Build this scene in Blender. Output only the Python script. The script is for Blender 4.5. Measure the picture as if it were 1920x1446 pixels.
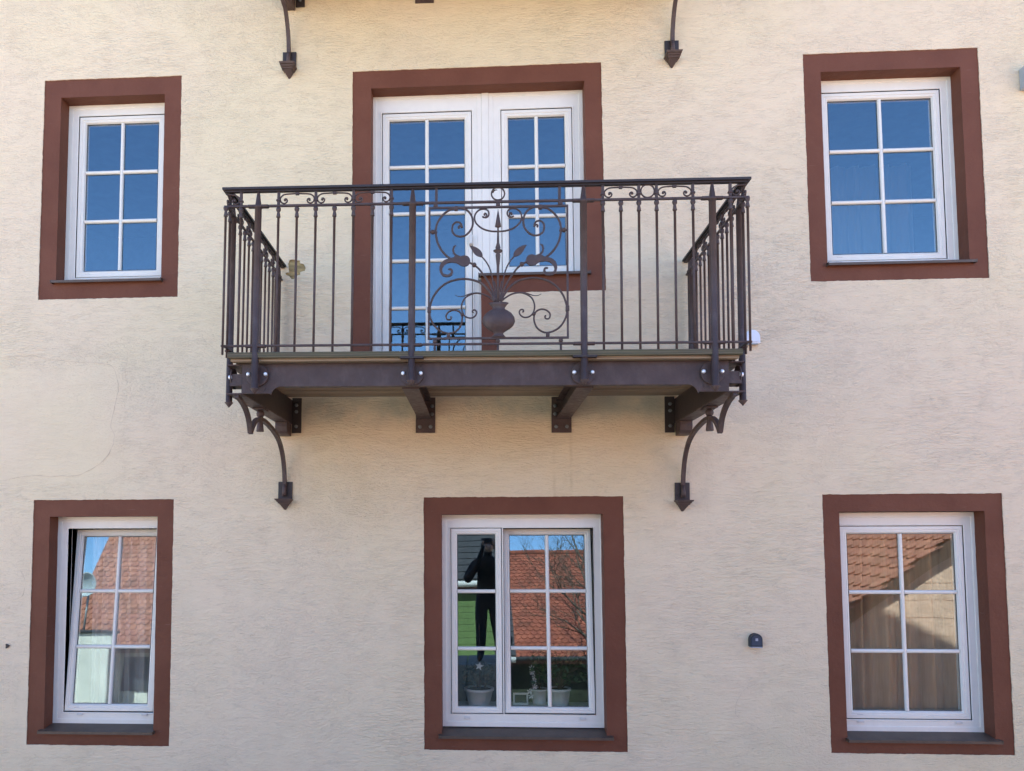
import bpy, bmesh, math, random
from mathutils import Vector, Matrix, noise
from mathutils.geometry import tessellate_polygon
random.seed(7)
PI = math.pi; R = math.radians
scn = bpy.context.scene
for o in list(bpy.data.objects): bpy.data.objects.remove(o)
col = scn.collection

# ------------------------------------------------------------------ camera (eye level is z = 0, facade plane is y = 0)
F_PX, DIST = 1388.0, 5.2
PITCH, YAW, ROLL, CX, CY = 0.0626161909, -0.0541143594, 0.00343615696, 824.461599, 923.312913
def cam_rot():
    a, b, c = PITCH, YAW, ROLL
    Rx = Matrix(((1,0,0),(0,math.cos(a),-math.sin(a)),(0,math.sin(a),math.cos(a))))
    Rz = Matrix(((math.cos(b),math.sin(b),0),(-math.sin(b),math.cos(b),0),(0,0,1)))
    Ry = Matrix(((math.cos(c),0,math.sin(c)),(0,1,0),(-math.sin(c),0,math.cos(c))))
    return Rz @ Rx @ Ry
CR = cam_rot()
cd = bpy.data.cameras.new('camera'); cam = bpy.data.objects.new('camera', cd); col.objects.link(cam)
cd.sensor_width = 36; cd.lens = F_PX/1920*36
cd.shift_x = (960-CX)/1920; cd.shift_y = -(723-CY)/1920
cd.clip_start = 0.02; cd.clip_end = 3000
rx, fw, up = CR.col[0], CR.col[1], CR.col[2]
M4 = Matrix((rx, up, -fw)).transposed().to_4x4(); M4.translation = Vector((0,-DIST,0))
cam.matrix_world = M4
scn.camera = cam
def at(px, py, Y=0.0):
    """world point on the plane y = Y that the photograph shows at pixel (px, py)"""
    d = CR @ Vector(((px-CX)/F_PX, 1, -(py-CY)/F_PX)); t = (Y+DIST)/d.y
    return Vector((d.x*t, Y, d.z*t))

# ------------------------------------------------------------------ world and sun
SUN_EL, SUN_AZ = R(55), R(-8)          # the sun stands behind the house, high
wd = bpy.data.worlds.new('World'); scn.world = wd; wd.use_nodes = True
nt = wd.node_tree; nt.nodes.clear()
sky = nt.nodes.new('ShaderNodeTexSky'); sky.sky_type = 'NISHITA'; sky.sun_disc = False
sky.sun_elevation = SUN_EL; sky.sun_rotation = SUN_AZ
sky.air_density = 0.85; sky.dust_density = 0.0; sky.ozone_density = 5.0; sky.altitude = 300
bg = nt.nodes.new('ShaderNodeBackground'); bg.inputs['Strength'].default_value = 0.115
wo = nt.nodes.new('ShaderNodeOutputWorld')
nt.links.new(sky.outputs[0], bg.inputs['Color']); nt.links.new(bg.outputs[0], wo.inputs[0])
sl = bpy.data.lights.new('sun', 'SUN'); sl.energy = 5.0; sl.angle = R(0.5); sl.color = (1, .92, .80)
so = bpy.data.objects.new('sun', sl); col.objects.link(so)
sdir = Vector((math.sin(SUN_AZ)*math.cos(SUN_EL), math.cos(SUN_AZ)*math.cos(SUN_EL), math.sin(SUN_EL)))
so.rotation_euler = sdir.to_track_quat('Z', 'Y').to_euler(); so.location = (0, 5, 20)
scn.view_settings.view_transform = 'Standard'; scn.view_settings.look = 'None'
scn.view_settings.gamma = 1; scn.view_settings.use_curve_mapping = False
scn.view_settings.exposure = 2.31
scn.cycles.transparent_max_bounces = 16

# ------------------------------------------------------------------ material helpers
class N:
    def __init__(s, name):
        s.m = bpy.data.materials.new(name); s.m.use_nodes = True; s.t = s.m.node_tree
        s.b = s.t.nodes['Principled BSDF']; s.out = s.t.nodes['Material Output']
        s._c = None
    def n(s, kind, **kw):
        x = s.t.nodes.new(kind)
        for k, v in kw.items(): setattr(x, k, v)
        return x
    def l(s, a, b): s.t.links.new(a, b)
    def coord(s):
        if s._c is None: s._c = s.n('ShaderNodeTexCoord')
        return s._c.outputs['Object']
    def mapping(s, scale, loc=(0,0,0), rot=(0,0,0), vec=None):
        m = s.n('ShaderNodeMapping'); s.l(vec or s.coord(), m.inputs[0])
        m.inputs['Scale'].default_value = scale; m.inputs['Location'].default_value = loc; m.inputs['Rotation'].default_value = rot
        return m.outputs[0]
    def noise(s, scale, detail=3, rough=.55, vec=None, dist=0):
        x = s.n('ShaderNodeTexNoise'); x.inputs['Scale'].default_value = scale
        x.inputs['Detail'].default_value = detail; x.inputs['Roughness'].default_value = rough; x.inputs['Distortion'].default_value = dist
        s.l(vec or s.coord(), x.inputs['Vector']); return x.outputs['Fac']
    def ramp(s, fac, stops):
        r = s.n('ShaderNodeValToRGB'); s.l(fac, r.inputs[0]); e = r.color_ramp.elements
        while len(e) < len(stops): e.new(.5)
        for i, (p, c) in enumerate(stops):
            e[i].position = p; e[i].color = (c,c,c,1) if not hasattr(c, '__len__') else (*c, 1)
        return r.outputs[0]
    def mix(s, f, a, b, mode='MIX'):
        x = s.n('ShaderNodeMix', data_type='RGBA', blend_type=mode)
        for i, v in ((0, f), (6, a), (7, b)):
            if hasattr(v, 'default_value') or hasattr(v, 'links'): s.l(v, x.inputs[i])
            elif i == 0: x.inputs[0].default_value = v
            else: x.inputs[i].default_value = (*v, 1)
        return x.outputs[2]
    def math(s, op, a, b=0.0, c=None, clamp=False):
        x = s.n('ShaderNodeMath', operation=op); x.use_clamp = clamp
        for i, v in enumerate((a, b, c)):
            if v is None: continue
            if hasattr(v, 'links'): s.l(v, x.inputs[i])
            else: x.inputs[i].default_value = v
        return x.outputs[0]
    def bump(s, h, dist, strength=1.0, nrm=None):
        x = s.n('ShaderNodeBump'); x.inputs['Distance'].default_value = dist; x.inputs['Strength'].default_value = strength
        s.l(h, x.inputs['Height'])
        if nrm: s.l(nrm, x.inputs['Normal'])
        return x.outputs[0]
    def fin(s, color=None, rough=.6, metal=0, normal=None, spec=.5):
        b = s.b
        if color is not None:
            if hasattr(color, 'links'): s.l(color, b.inputs['Base Color'])
            else: b.inputs['Base Color'].default_value = (*color, 1)
        if hasattr(rough, 'links'): s.l(rough, b.inputs['Roughness'])
        else: b.inputs['Roughness'].default_value = rough
        b.inputs['Metallic'].default_value = metal
        b.inputs['Specular IOR Level'].default_value = spec
        if normal: s.l(normal, b.inputs['Normal'])
        return s.m

def mat_stucco():
    k = N('stucco')
    sep = k.n('ShaderNodeSeparateXYZ'); k.l(k.coord(), sep.inputs[0]); X, Z = sep.outputs[0], sep.outputs[2]
    # raked relief: warped, strongly stretched noise, rougher in some fields than in others
    warp = k.n('ShaderNodeTexNoise'); warp.inputs['Scale'].default_value = 2.2; warp.inputs['Detail'].default_value = 3
    k.l(k.coord(), warp.inputs['Vector'])
    off = k.n('ShaderNodeVectorMath', operation='MULTIPLY_ADD'); k.l(warp.outputs['Color'], off.inputs[0])
    off.inputs[1].default_value = (.10, 0, .05); k.l(k.coord(), off.inputs[2]); wv = off.outputs[0]
    def rid(scale, w, loc=(0,0,0), det=3):
        n = k.noise(1, det, .55, k.mapping(scale, loc=loc, vec=wv)); a = k.math('ABSOLUTE', k.math('SUBTRACT', n, .5))
        x = k.n('ShaderNodeMapRange'); x.interpolation_type = 'SMOOTHSTEP'; k.l(a, x.inputs[0]); x.inputs[1].default_value = 0; x.inputs[2].default_value = w
        return x.outputs[0]
    r1 = k.math('MULTIPLY', rid((9, 9, 36), .085), k.math('ADD', .5, k.math('MULTIPLY', rid((16, 16, 62), .07, (3,3,3)), .5)))
    r2 = k.math('MULTIPLY', rid((16, 16, 38), .085, (3,1,7)), k.math('ADD', .55, k.math('MULTIPLY', rid((26, 26, 66), .07, (8,3,3)), .45)))
    r3 = k.math('MULTIPLY', rid((6, 6, 42), .085, (9,2,3), 3), k.math('ADD', .5, k.math('MULTIPLY', rid((9, 9, 75), .07, (1,3,9), 2), .5)))
    fieldv = k.noise(.75, 2, .5); f1 = k.ramp(fieldv, ((.40, 0.0), (.56, 1.0)))
    fieldw = k.noise(1.3, 2, .5, k.mapping((1,1,1), loc=(11,5,2))); f2 = k.ramp(fieldw, ((.44, 0.0), (.58, 1.0)))
    h = k.mix(f1, r1, r3); h = k.mix(f2, h, r2)
    grain = k.noise(95, 3, .7)
    amp = k.ramp(k.noise(.9, 3, .6, k.mapping((1,1,1.3), loc=(4,4,4))), ((.34, .8), (.62, 1.0)))
    # rough field to the right of the balcony and the smooth patch at the left
    def box(x0, x1, z0, z1, s=.05):
        a = k.math('MULTIPLY', k.n_smooth(X, x0, s), k.n_smooth(X, x1, -s)); b = k.math('MULTIPLY', k.n_smooth(Z, z0, s), k.n_smooth(Z, z1, -s))
        return k.math('MULTIPLY', a, b)
    rough_field = box(1.5, 2.42, 1.35, 2.62)
    amp = k.math('ADD', amp, k.math('MULTIPLY', rough_field, .45))
    amp = k.math('MULTIPLY', amp, k.math('SUBTRACT', 1.0, k.math('MULTIPLY', box(-3.8, -2.62, .42, 1.26), .45)))
    def scratch(scale, w, loc, lo, hi, ms):
        return k.math('MULTIPLY', k.math('SUBTRACT', 1.0, rid(scale, w, loc)), k.ramp(k.noise(1, 3, .6, k.mapping(ms, loc=loc, vec=wv)), ((lo, 0), (hi, 1))))
    cracks = k.math('MAXIMUM', scratch((8, 8, 40), .045, (2,2,5), .46, .56, (7,7,16)), scratch((15, 15, 44), .05, (7,1,2), .50, .60, (5,5,12)))
    lump = k.noise(1, 3, .6, k.mapping((12,12,22), loc=(6,6,6)))
    hh = k.math('ADD', k.math('MULTIPLY', k.math('SUBTRACT', h, k.math('MULTIPLY', cracks, .5)), amp), k.math('ADD', k.math('MULTIPLY', grain, .25), k.math('MULTIPLY', lump, .35)))
    nrm = k.bump(hh, .0029, 1.0)
    # paint colour: cream, with pinkish and yellower fields
    tint = k.ramp(k.noise(.55, 3, .55, k.mapping((1,1,1), loc=(2,8,1))), ((.36, (.755,.61,.435)), (.50, (.755,.615,.425)), (.66, (.755,.63,.41))))
    mott = k.noise(5, 4, .6); tint = k.mix(.16, tint, k.ramp(mott, ((.3, (.62,.50,.38)), (.7, (.79,.67,.51)))))
    # warmer ochre tint and streaks under the decks
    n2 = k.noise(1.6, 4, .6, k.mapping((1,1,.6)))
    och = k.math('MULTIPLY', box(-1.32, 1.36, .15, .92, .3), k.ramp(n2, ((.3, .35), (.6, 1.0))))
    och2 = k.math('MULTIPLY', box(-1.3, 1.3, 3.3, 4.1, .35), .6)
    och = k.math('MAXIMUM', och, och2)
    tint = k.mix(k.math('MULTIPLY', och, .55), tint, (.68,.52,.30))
    alg = k.math('MULTIPLY', box(-1.3, 1.3, .84, 1.02, .08), k.ramp(k.noise(3, 4, .6), ((.42, 0), (.6, .6))))
    tint = k.mix(alg, tint, (.36,.37,.29))
    for xx, zz in ((.522, .74), (.64, .74), (-1.28, .7)):
        dr = k.math('MULTIPLY', box(xx-.008, xx+.008, zz-.5, zz, .012), k.ramp(k.noise(9, 3), ((.4, .0), (.7, .32))))
        tint = k.mix(dr, tint, (.40,.27,.16))
    groove_shade = k.math('MULTIPLY', cracks, k.math('MULTIPLY', amp, .09))  # occlusion shade of the grooves, painted in as darker lines
    tint = k.mix(groove_shade, tint, (.25,.20,.165))
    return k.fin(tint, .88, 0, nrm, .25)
def _sm(k, v, edge, s):
    x = k.n('ShaderNodeMapRange'); x.interpolation_type = 'SMOOTHSTEP'
    k.l(v, x.inputs[0]); a, b = (edge-s, edge+s)
    x.inputs[1].default_value = min(a, b); x.inputs[2].default_value = max(a, b)
    x.inputs[3].default_value = 0.0 if s > 0 else 1.0; x.inputs[4].default_value = 1.0 if s > 0 else 0.0
    return x.outputs[0]
N.n_smooth = _sm

def simple(name, c, rough=.6, metal=0, var=.15, scale=8, bump=0.0, bscale=60, stretch=(1,1,1), spec=.5):
    k = N(name); v = k.noise(scale, 4, .6, k.mapping(stretch))
    lo = tuple(x*(1-var) for x in c); hi = tuple(min(1, x*(1+var)) for x in c)
    cc = k.ramp(v, ((.3, lo), (.7, hi)))
    n = k.bump(k.noise(bscale, 3, .6, k.mapping(stretch)), bump) if bump else None
    return k.fin(cc, rough, metal, n, spec)
def mat_glass():
    k = N('window_glass'); k.t.nodes.remove(k.b)
    lw = k.n('ShaderNodeLayerWeight'); lw.inputs[0].default_value = .5
    f = k.math('ADD', k.math('MULTIPLY', k.math('POWER', lw.outputs['Facing'], 5.0), .85), .122)
    tr = k.n('ShaderNodeBsdfTransparent'); tr.inputs[0].default_value = (.95,.95,.93,1)
    gl = k.n('ShaderNodeBsdfGlossy'); gl.inputs['Roughness'].default_value = 0.0; gl.inputs[0].default_value = (.64,.87,1,1)
    nz = k.noise(2.2, 1, .4, k.mapping((1,1,.7))); k.l(k.bump(nz, .0012), gl.inputs['Normal'])
    mx = k.n('ShaderNodeMixShader'); k.l(f, mx.inputs[0]); k.l(tr.outputs[0], mx.inputs[1]); k.l(gl.outputs[0], mx.inputs[2])
    k.l(mx.outputs[0], k.out.inputs[0]); return k.m
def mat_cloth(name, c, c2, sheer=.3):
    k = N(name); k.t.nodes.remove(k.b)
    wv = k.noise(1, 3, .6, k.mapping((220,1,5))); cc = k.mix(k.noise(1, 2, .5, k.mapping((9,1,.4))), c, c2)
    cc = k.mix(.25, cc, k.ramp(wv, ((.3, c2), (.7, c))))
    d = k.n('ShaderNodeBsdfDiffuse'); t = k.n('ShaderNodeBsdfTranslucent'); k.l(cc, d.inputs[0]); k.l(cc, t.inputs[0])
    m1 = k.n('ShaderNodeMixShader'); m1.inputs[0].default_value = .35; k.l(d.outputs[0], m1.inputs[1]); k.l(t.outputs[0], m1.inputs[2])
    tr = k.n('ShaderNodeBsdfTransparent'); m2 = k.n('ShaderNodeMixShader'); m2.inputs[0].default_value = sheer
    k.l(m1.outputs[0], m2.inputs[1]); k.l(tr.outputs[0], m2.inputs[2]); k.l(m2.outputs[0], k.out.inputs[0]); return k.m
def mat_wood(name, c1, c2, along='x', green=0.0):
    k = N(name); s = (1.2, 14, 14) if along == 'x' else (14, 1.2, 14)
    info = k.n('ShaderNodeObjectInfo'); add = k.n('ShaderNodeVectorMath', operation='MULTIPLY_ADD')
    cmb = k.n('ShaderNodeCombineXYZ'); k.l(info.outputs['Random'], cmb.inputs[0]); k.l(info.outputs['Random'], cmb.inputs[1]); k.l(info.outputs['Random'], cmb.inputs[2])
    k.l(cmb.outputs[0], add.inputs[0]); add.inputs[1].default_value = (9,9,9); k.l(k.coord(), add.inputs[2])
    w = k.n('ShaderNodeTexWave', wave_type='RINGS', rings_direction='X'); k.l(k.mapping((.45,3,6), vec=add.outputs[0]), w.inputs[0])
    w.inputs['Scale'].default_value = 4.5; w.inputs['Distortion'].default_value = 5.0; w.inputs['Detail'].default_value = 2; w.inputs['Detail Scale'].default_value = 1.2
    fine = k.noise(6, 4, .65, k.mapping(s, vec=add.outputs[0]))
    c = k.mix(k.math('MULTIPLY', w.outputs['Fac'], .75), c1, c2); c = k.mix(k.math('MULTIPLY', info.outputs['Random'], .35), c, c2); c = k.mix(k.math('MULTIPLY', fine, .6), c, c2)
    c = k.mix(k.math('MULTIPLY', k.ramp(k.noise(4, 4, .6, k.mapping((1,1,2))), ((.4, 0), (.62, 1))), green), c, (.11,.115,.05))
    return k.fin(c, .8, 0, k.bump(fine, .002), .3)
def mat_tiles(name, a, b, dark=(.06,.035,.03)):
    k = N(name); v = k.n('ShaderNodeTexVoronoi'); v.inputs['Scale'].default_value = 6; k.l(k.coord(), v.inputs[0])
    sep = k.n('ShaderNodeSeparateColor'); k.l(v.outputs['Color'], sep.inputs[0])
    c = k.ramp(sep.outputs[0], ((.0, a), (.6, b), (1, tuple(x*.7 for x in a))))
    c = k.mix(k.ramp(k.noise(2.5, 5, .7), ((.50, 0), (.72, .75))), c, dark)
    return k.fin(c, .85, 0, None, .2)
def mat_plaster_paint():
    k = N('brown_surround_paint')
    v = k.noise(3, 5, .6); c = k.ramp(v, ((.22, (.122,.042,.023)), (.78, (.170,.064,.037))))
    c = k.mix(k.ramp(k.noise(45, 3, .7), ((.62, 0), (.76, .45))), c, (.17,.08,.055))
    scr = k.ramp(k.noise(1, 2, .5, k.mapping((6, 6, 55), rot=(0, .5, 0))), ((.70, 0), (.78, .35))); c = k.mix(scr, c, (.25,.14,.11))
    return k.fin(c, .62, 0, k.bump(k.noise(16, 5, .65), .006), .2)

M = {}
M['stucco'] = mat_stucco(); M['brown'] = mat_plaster_paint(); M['glass'] = mat_glass(); M['seam'] = simple('darker_plaster_seam', (.60,.475,.34), .9, var=.15, scale=30, bump=.004, bscale=90)  # seams slightly darker than the wall colour
M['pvc'] = simple('white_window_plastic', (.77,.73,.65), .35, var=.03, scale=14, bump=.0006, bscale=40)
M['pvc_aged'] = simple('aged_white_plastic', (.62,.60,.56), .45, var=.06, scale=9)
M['gasket'] = simple('black_gasket', (.02,.02,.022), .6)
def mat_iron(name, c, rough):
    k = N(name); v = k.noise(9, 5, .65); cc = k.ramp(v, ((.3, tuple(x*.82 for x in c)), (.7, tuple(x*1.2 for x in c))))
    cc = k.mix(k.ramp(k.noise(38, 4, .75), ((.60, 0), (.72, .5))), cc, (.13,.065,.035))          # rust freckles
    dust = k.ramp(k.noise(14, 4, .6, k.mapping((1,1,.5), loc=(5,5,5))), ((.5, 0), (.75, .3))); cc = k.mix(dust, cc, (.16,.135,.12))
    return k.fin(cc, k.ramp(k.noise(25, 3), ((.3, rough-.08), (.7, rough+.12))), 0, k.bump(k.noise(70, 3, .6), .002), .35)
M['iron_dark'] = simple('dark_iron', (.030,.020,.018), .55, var=.2, scale=7, bump=.0016, bscale=60)  # dark iron; on the beam webs it puts their shade into the colour
M['zinc'] = simple('zinc_bolt', (.80,.82,.84), .28, .35, var=.1)
M['iron'] = mat_iron('worn_brown_iron_paint', (.070,.046,.041), .5)
M['dull_zinc'] = simple('dull_zinc_bolt', (.16,.17,.17), .5, .4, var=.2)
M['sill'] = simple('dark_sill_metal', (.085,.055,.038), .5, var=.25, scale=9, bump=.001)
M['deck_edge'] = mat_wood('weathered_green_wood', (.20,.17,.11), (.055,.048,.03), green=.24)
M['deck'] = mat_wood('weathered_deck_wood', (.42,.31,.20), (.20,.14,.09), green=.06)
M['bare'] = simple('bare_render', (.33,.235,.10), .95, var=.45, scale=22, bump=.008, bscale=55, stretch=(.5,1,1.6))
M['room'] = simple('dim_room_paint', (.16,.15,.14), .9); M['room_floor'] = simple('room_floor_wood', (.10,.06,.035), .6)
M['white_box'] = simple('white_sensor_plastic', (.72,.74,.80), .35, var=.04)
M['grey_box'] = simple('grey_box_plastic', (.36,.40,.42), .5, var=.06)
M['black_pl'] = simple('black_lamp_plastic', (.020,.030,.040), .6)
M['lens'] = simple('lamp_lens', (.30,.33,.38), .15); M['cell'] = simple('solar_cell', (.03,.045,.075), .6)
M['pot'] = simple('white_ceramic_pot', (.62,.61,.58), .35, var=.06); M['soil'] = simple('potting_soil', (.05,.03,.02), .95)
M['leaf'] = simple('house_plant_leaf', (.045,.085,.03), .4, var=.4, scale=20); M['leaf2'] = simple('dark_house_plant_leaf', (.04,.05,.035), .45, var=.4, scale=20)
M['stem'] = simple('plant_stem', (.10,.08,.05), .7); M['white_flower'] = simple('white_flower', (.75,.73,.70), .6)
M['star'] = simple('pale_wood_star', (.70,.66,.60), .6); M['dark_wood'] = simple('dark_wood', (.05,.03,.02), .5)
M['sheer'] = mat_cloth('sheer_white_curtain', (.84,.80,.78), (.58,.54,.53), .16)
M['beige'] = mat_cloth('beige_curtain', (.92,.54,.26), (.34,.17,.07), .02)
# street behind the camera
M['tiles'] = mat_tiles('red_clay_tiles', (.34,.105,.065), (.22,.066,.045)); M['tiles2'] = mat_tiles('pinkish_clay_tiles', (.40,.17,.11), (.33,.13,.09), (.20,.10,.07))  # red tiles kept darker, with twig shadows put into their colour
M['slate'] = simple('dark_slate', (.035,.036,.04), .6, var=.3); M['green'] = simple('green_board_paint', (.11,.18,.06), .6, var=.1)
M['white_wall'] = simple('lime_white_wall', (.66,.64,.56), .9, var=.1, scale=3, bump=.02, bscale=20)
M['block'] = simple('pale_block', (.62,.39,.28), .9, var=.15, scale=5, bump=.008, bscale=30)
M['pale_street'] = simple('street_paving', (.34,.29,.235), .9, var=.2, bump=.01, bscale=40); M['paving'] = simple('pale_paving', (.38,.33,.27), .9, var=.15)  # unseen street and ground made pale to bounce warm light onto the facade
M['gutter'] = simple('pale_gutter_metal', (.62,.62,.60), .4); M['fascia'] = simple('red_brown_fascia', (.20,.085,.06), .7)
M['bark'] = simple('bark', (.10,.085,.065), .9, var=.3); M['wall_shade'] = simple('shadowed_wall', (.02,.028,.014), .6, var=.4)
M['coat'] = simple('black_coat', (.012,.012,.014), .8); M['trousers'] = simple('dark_trousers', (.015,.016,.022), .85)
M['skin'] = simple('skin', (.50,.30,.22), .5, var=.05); M['hair'] = simple('dark_hair', (.02,.014,.01), .6)

# ------------------------------------------------------------------ mesh helpers
WL = {}
class MB:
    def __init__(s): s.v = []; s.f = []; s.sm = []
    def add(s, vs, fs, smooth=False):
        b = len(s.v); s.v += [Vector(v) for v in vs]; s.f += [tuple(b+i for i in f) for f in fs]; s.sm += [smooth]*len(fs); return s
    def box(s, x0, x1, y0, y1, z0, z1, c=0.0):
        if c <= 0:
            vs = [(x,y,z) for z in (z0,z1) for x,y in ((x0,y0),(x1,y0),(x1,y1),(x0,y1))]
            return s.add(vs, [(3,2,1,0),(4,5,6,7),(0,1,5,4),(1,2,6,5),(2,3,7,6),(3,0,4,7)])
        bm = bmesh.new(); bmesh.ops.create_cube(bm, size=1)
        for v in bm.verts: v.co = Vector(((x0+x1)/2+v.co.x*(x1-x0), (y0+y1)/2+v.co.y*(y1-y0), (z0+z1)/2+v.co.z*(z1-z0)))
        bmesh.ops.bevel(bm, geom=list(bm.edges), offset=c, segments=1, affect='EDGES')
        return s.bm(bm)
    def bm(s, bm, smooth=False):
        bm.verts.index_update(); vs = [v.co.copy() for v in bm.verts]; fs = [tuple(v.index for v in f.verts) for f in bm.faces]; bm.free()
        return s.add(vs, fs, smooth)
    def tube(s, pts, r, n=8, cap=True, flat=1.0, smooth=True):
        pts = [Vector(p) for p in pts]; k = len(pts)
        rr = r if hasattr(r, '__len__') else [r]*k
        t0 = (pts[1]-pts[0]).normalized(); a = Vector((0,0,1)) if abs(t0.z) < .9 else Vector((0,1,0))
        u = t0.cross(a).normalized(); vs = []; 
        for i, p in enumerate(pts):
            t = (pts[min(i+1,k-1)]-pts[max(i-1,0)]).normalized()
            u = (u - t*u.dot(t)); u = u.normalized() if u.length > 1e-6 else t.orthogonal().normalized()
            w = t.cross(u)
            for j in range(n):
                an = 2*PI*j/n + PI/n; vs.append(p + (u*math.cos(an) + w*math.sin(an)*flat)*rr[i])
        fs = [(i*n+j, i*n+(j+1)%n, (i+1)*n+(j+1)%n, (i+1)*n+j) for i in range(k-1) for j in range(n)]
        s.add(vs, fs, smooth)
        if cap:
            b = len(s.v)-len(vs); s.f += [tuple(b+j for j in reversed(range(n))), tuple(b+(k-1)*n+j for j in range(n))]; s.sm += [False]*2
        return s
    def lathe(s, cx, cy, prof, n=12, ysc=1.0, axis='z', cz=0.0):
        """prof: (radius, height) list about a vertical (or y / x) axis"""
        vs = []
        for r, h in prof:
            for j in range(n):
                a = 2*PI*j/n; c, d = r*math.cos(a), r*math.sin(a)*ysc
                vs.append((cx+c, cy+d, h) if axis == 'z' else ((cx+c, h, cz+d) if axis == 'y' else (h, cy+c, cz+d)))
        k = len(prof); fs = [(i*n+j, i*n+(j+1)%n, (i+1)*n+(j+1)%n, (i+1)*n+j) for i in range(k-1) for j in range(n)]
        s.add(vs, fs, True); b = len(s.v)-len(vs)
        s.f += [tuple(b+j for j in reversed(range(n))), tuple(b+(k-1)*n+j for j in range(n))]; s.sm += [False]*2
        return s
    def ball(s, c, r, n=10, sy=1.0):
        prof = [(max(r*math.sin(PI*i/6), 1e-4), c[2]-r*math.cos(PI*i/6)) for i in range(7)]
        return s.lathe(c[0], c[1], prof, n, sy)
    def plate(s, loops, y0, y1, back=True):
        """loops: outer and hole outlines as (x, z) lists; solid between y0 (front) and y1"""
        flat = [p for lp in loops for p in lp]; tris = tessellate_polygon([[Vector((x, z, 0)) for x, z in lp] for lp in loops])
        n = len(flat); vs = [(x, y0, z) for x, z in flat] + [(x, y1, z) for x, z in flat]
        def area(t): (x1,z1),(x2,z2),(x3,z3) = [flat[i] for i in t]; return (x2-x1)*(z3-z1)-(x3-x1)*(z2-z1)
        tris = [t for t in tris if abs(area(t)) > 1e-12]
        fs = [t if area(t) > 0 else t[::-1] for t in tris]
        if back: fs = fs + [tuple(i+n for i in t[::-1]) for t in fs]
        b = 0
        for lp in loops:
            m = len(lp); a = sum(lp[i][0]*lp[(i+1)%m][1]-lp[(i+1)%m][0]*lp[i][1] for i in range(m))
            ccw = (a > 0) == (lp is loops[0])
            for i in range(m):
                j = (i+1) % m; q = (b+i, b+i+n, b+j+n, b+j) 
                fs.append(q if ccw else q[::-1])
            b += m
        return s.add(vs, fs)
    def ring(s, x0, x1, z0, z1, prof):
        """mitred rectangular frame; prof = (inset, y) points from the outer edge inwards"""
        vs = [(x, y, z) for ins, y in prof for x, z in ((x0+ins,z0+ins),(x1-ins,z0+ins),(x1-ins,z1-ins),(x0+ins,z1-ins))]
        return s.add(vs, [(i*4+j, i*4+(j+1)%4, (i+1)*4+(j+1)%4, (i+1)*4+j) for i in range(len(prof)-1) for j in range(4)])
    def xf(s, m): s.v = [m @ v for v in s.v]; return s
    def build(s, name, mat, parent=None, origin=(0,0,0), **props):
        o0 = Vector(origin); me = bpy.data.meshes.new(name)
        me.from_pydata([v-o0 for v in s.v], [], s.f); me.validate(); me.update()
        for p, q in zip(me.polygons, s.sm): p.use_smooth = q
        me.materials.append(mat); o = bpy.data.objects.new(name, me); col.objects.link(o)
        place(o, parent, o0)
        for k2, v2 in props.items(): o[k2] = v2
        return o
def place(o, parent, loc):
    WL[o.name] = Vector(loc)
    if parent: o.parent = parent; o.location = Vector(loc) - WL[parent.name]
    else: o.location = loc
def thing(name, label, cat, loc=(0,0,0), group=None):
    o = bpy.data.objects.new(name, None); o.empty_display_size = .2; col.objects.link(o); place(o, None, Vector(loc))
    o['label'] = label; o['category'] = cat
    if group: o['group'] = group
    return o
def tag(o, label, cat, group=None):
    o['label'] = label; o['category'] = cat
    if group: o['group'] = group
    return o
def copy_tree(o, parent=None, dloc=(0,0,0)):
    c = o.copy(); col.objects.link(c); c.parent = parent
    if parent is None: c.location = o.location + Vector(dloc)
    for ch in list(o.children): copy_tree(ch, c)
    return c
def share(src, parent, loc):
    c = bpy.data.objects.new(src.name.split('.')[0], src.data); col.objects.link(c); place(c, parent, loc); return c
def spline(pts, sub=6):
    P = [Vector(p) for p in pts]; out = []
    for i in range(len(P)-1):
        a, b, c, d = P[max(i-1,0)], P[i], P[i+1], P[min(i+2,len(P)-1)]
        for k in range(sub):
            t = k/sub; out.append(.5*((2*b)+(c-a)*t+(2*a-5*b+4*c-d)*t*t+(3*b-a-3*c+d)*t**3))
    out.append(P[-1]); return out
def wobble(poly, amp, step=.03, seed=0):
    out = []; m = len(poly)
    for i in range(m):
        a, b = Vector(poly[i]), Vector(poly[(i+1) % m]); L = (b-a).length; n = max(1, int(L/step)); d = (b-a)/L; nn = Vector((-d.y, d.x))
        for k in range(n):
            p = a + d*L*k/n; w = noise.noise(Vector((p.x*14+seed, p.y*14, seed*3.1)))*.7 + noise.noise(Vector((p.x*47, p.y*47, seed)))*.5
            out.append(tuple(p + nn*w*amp))
    return out

# ================================================================== THE SETTING
gb = MB().box(-400, 400, -400, 400, -2.8, -2.4); gr = gb.build('ground', M['paving']); gr['kind'] = 'structure'
rb = MB().box(-60, 60, -12.6, -6.9, -2.402, -2.394); rd = rb.build('street', M['pale_street']); rd['kind'] = 'structure'
kb = MB()
for i in range(60): kb.box(-30+i*1.0, -29.01+i*1.0, -6.9, -6.76, -2.4, -2.28, .01)
kb = kb.build('kerb', M['paving']); kb['kind'] = 'structure'

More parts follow.
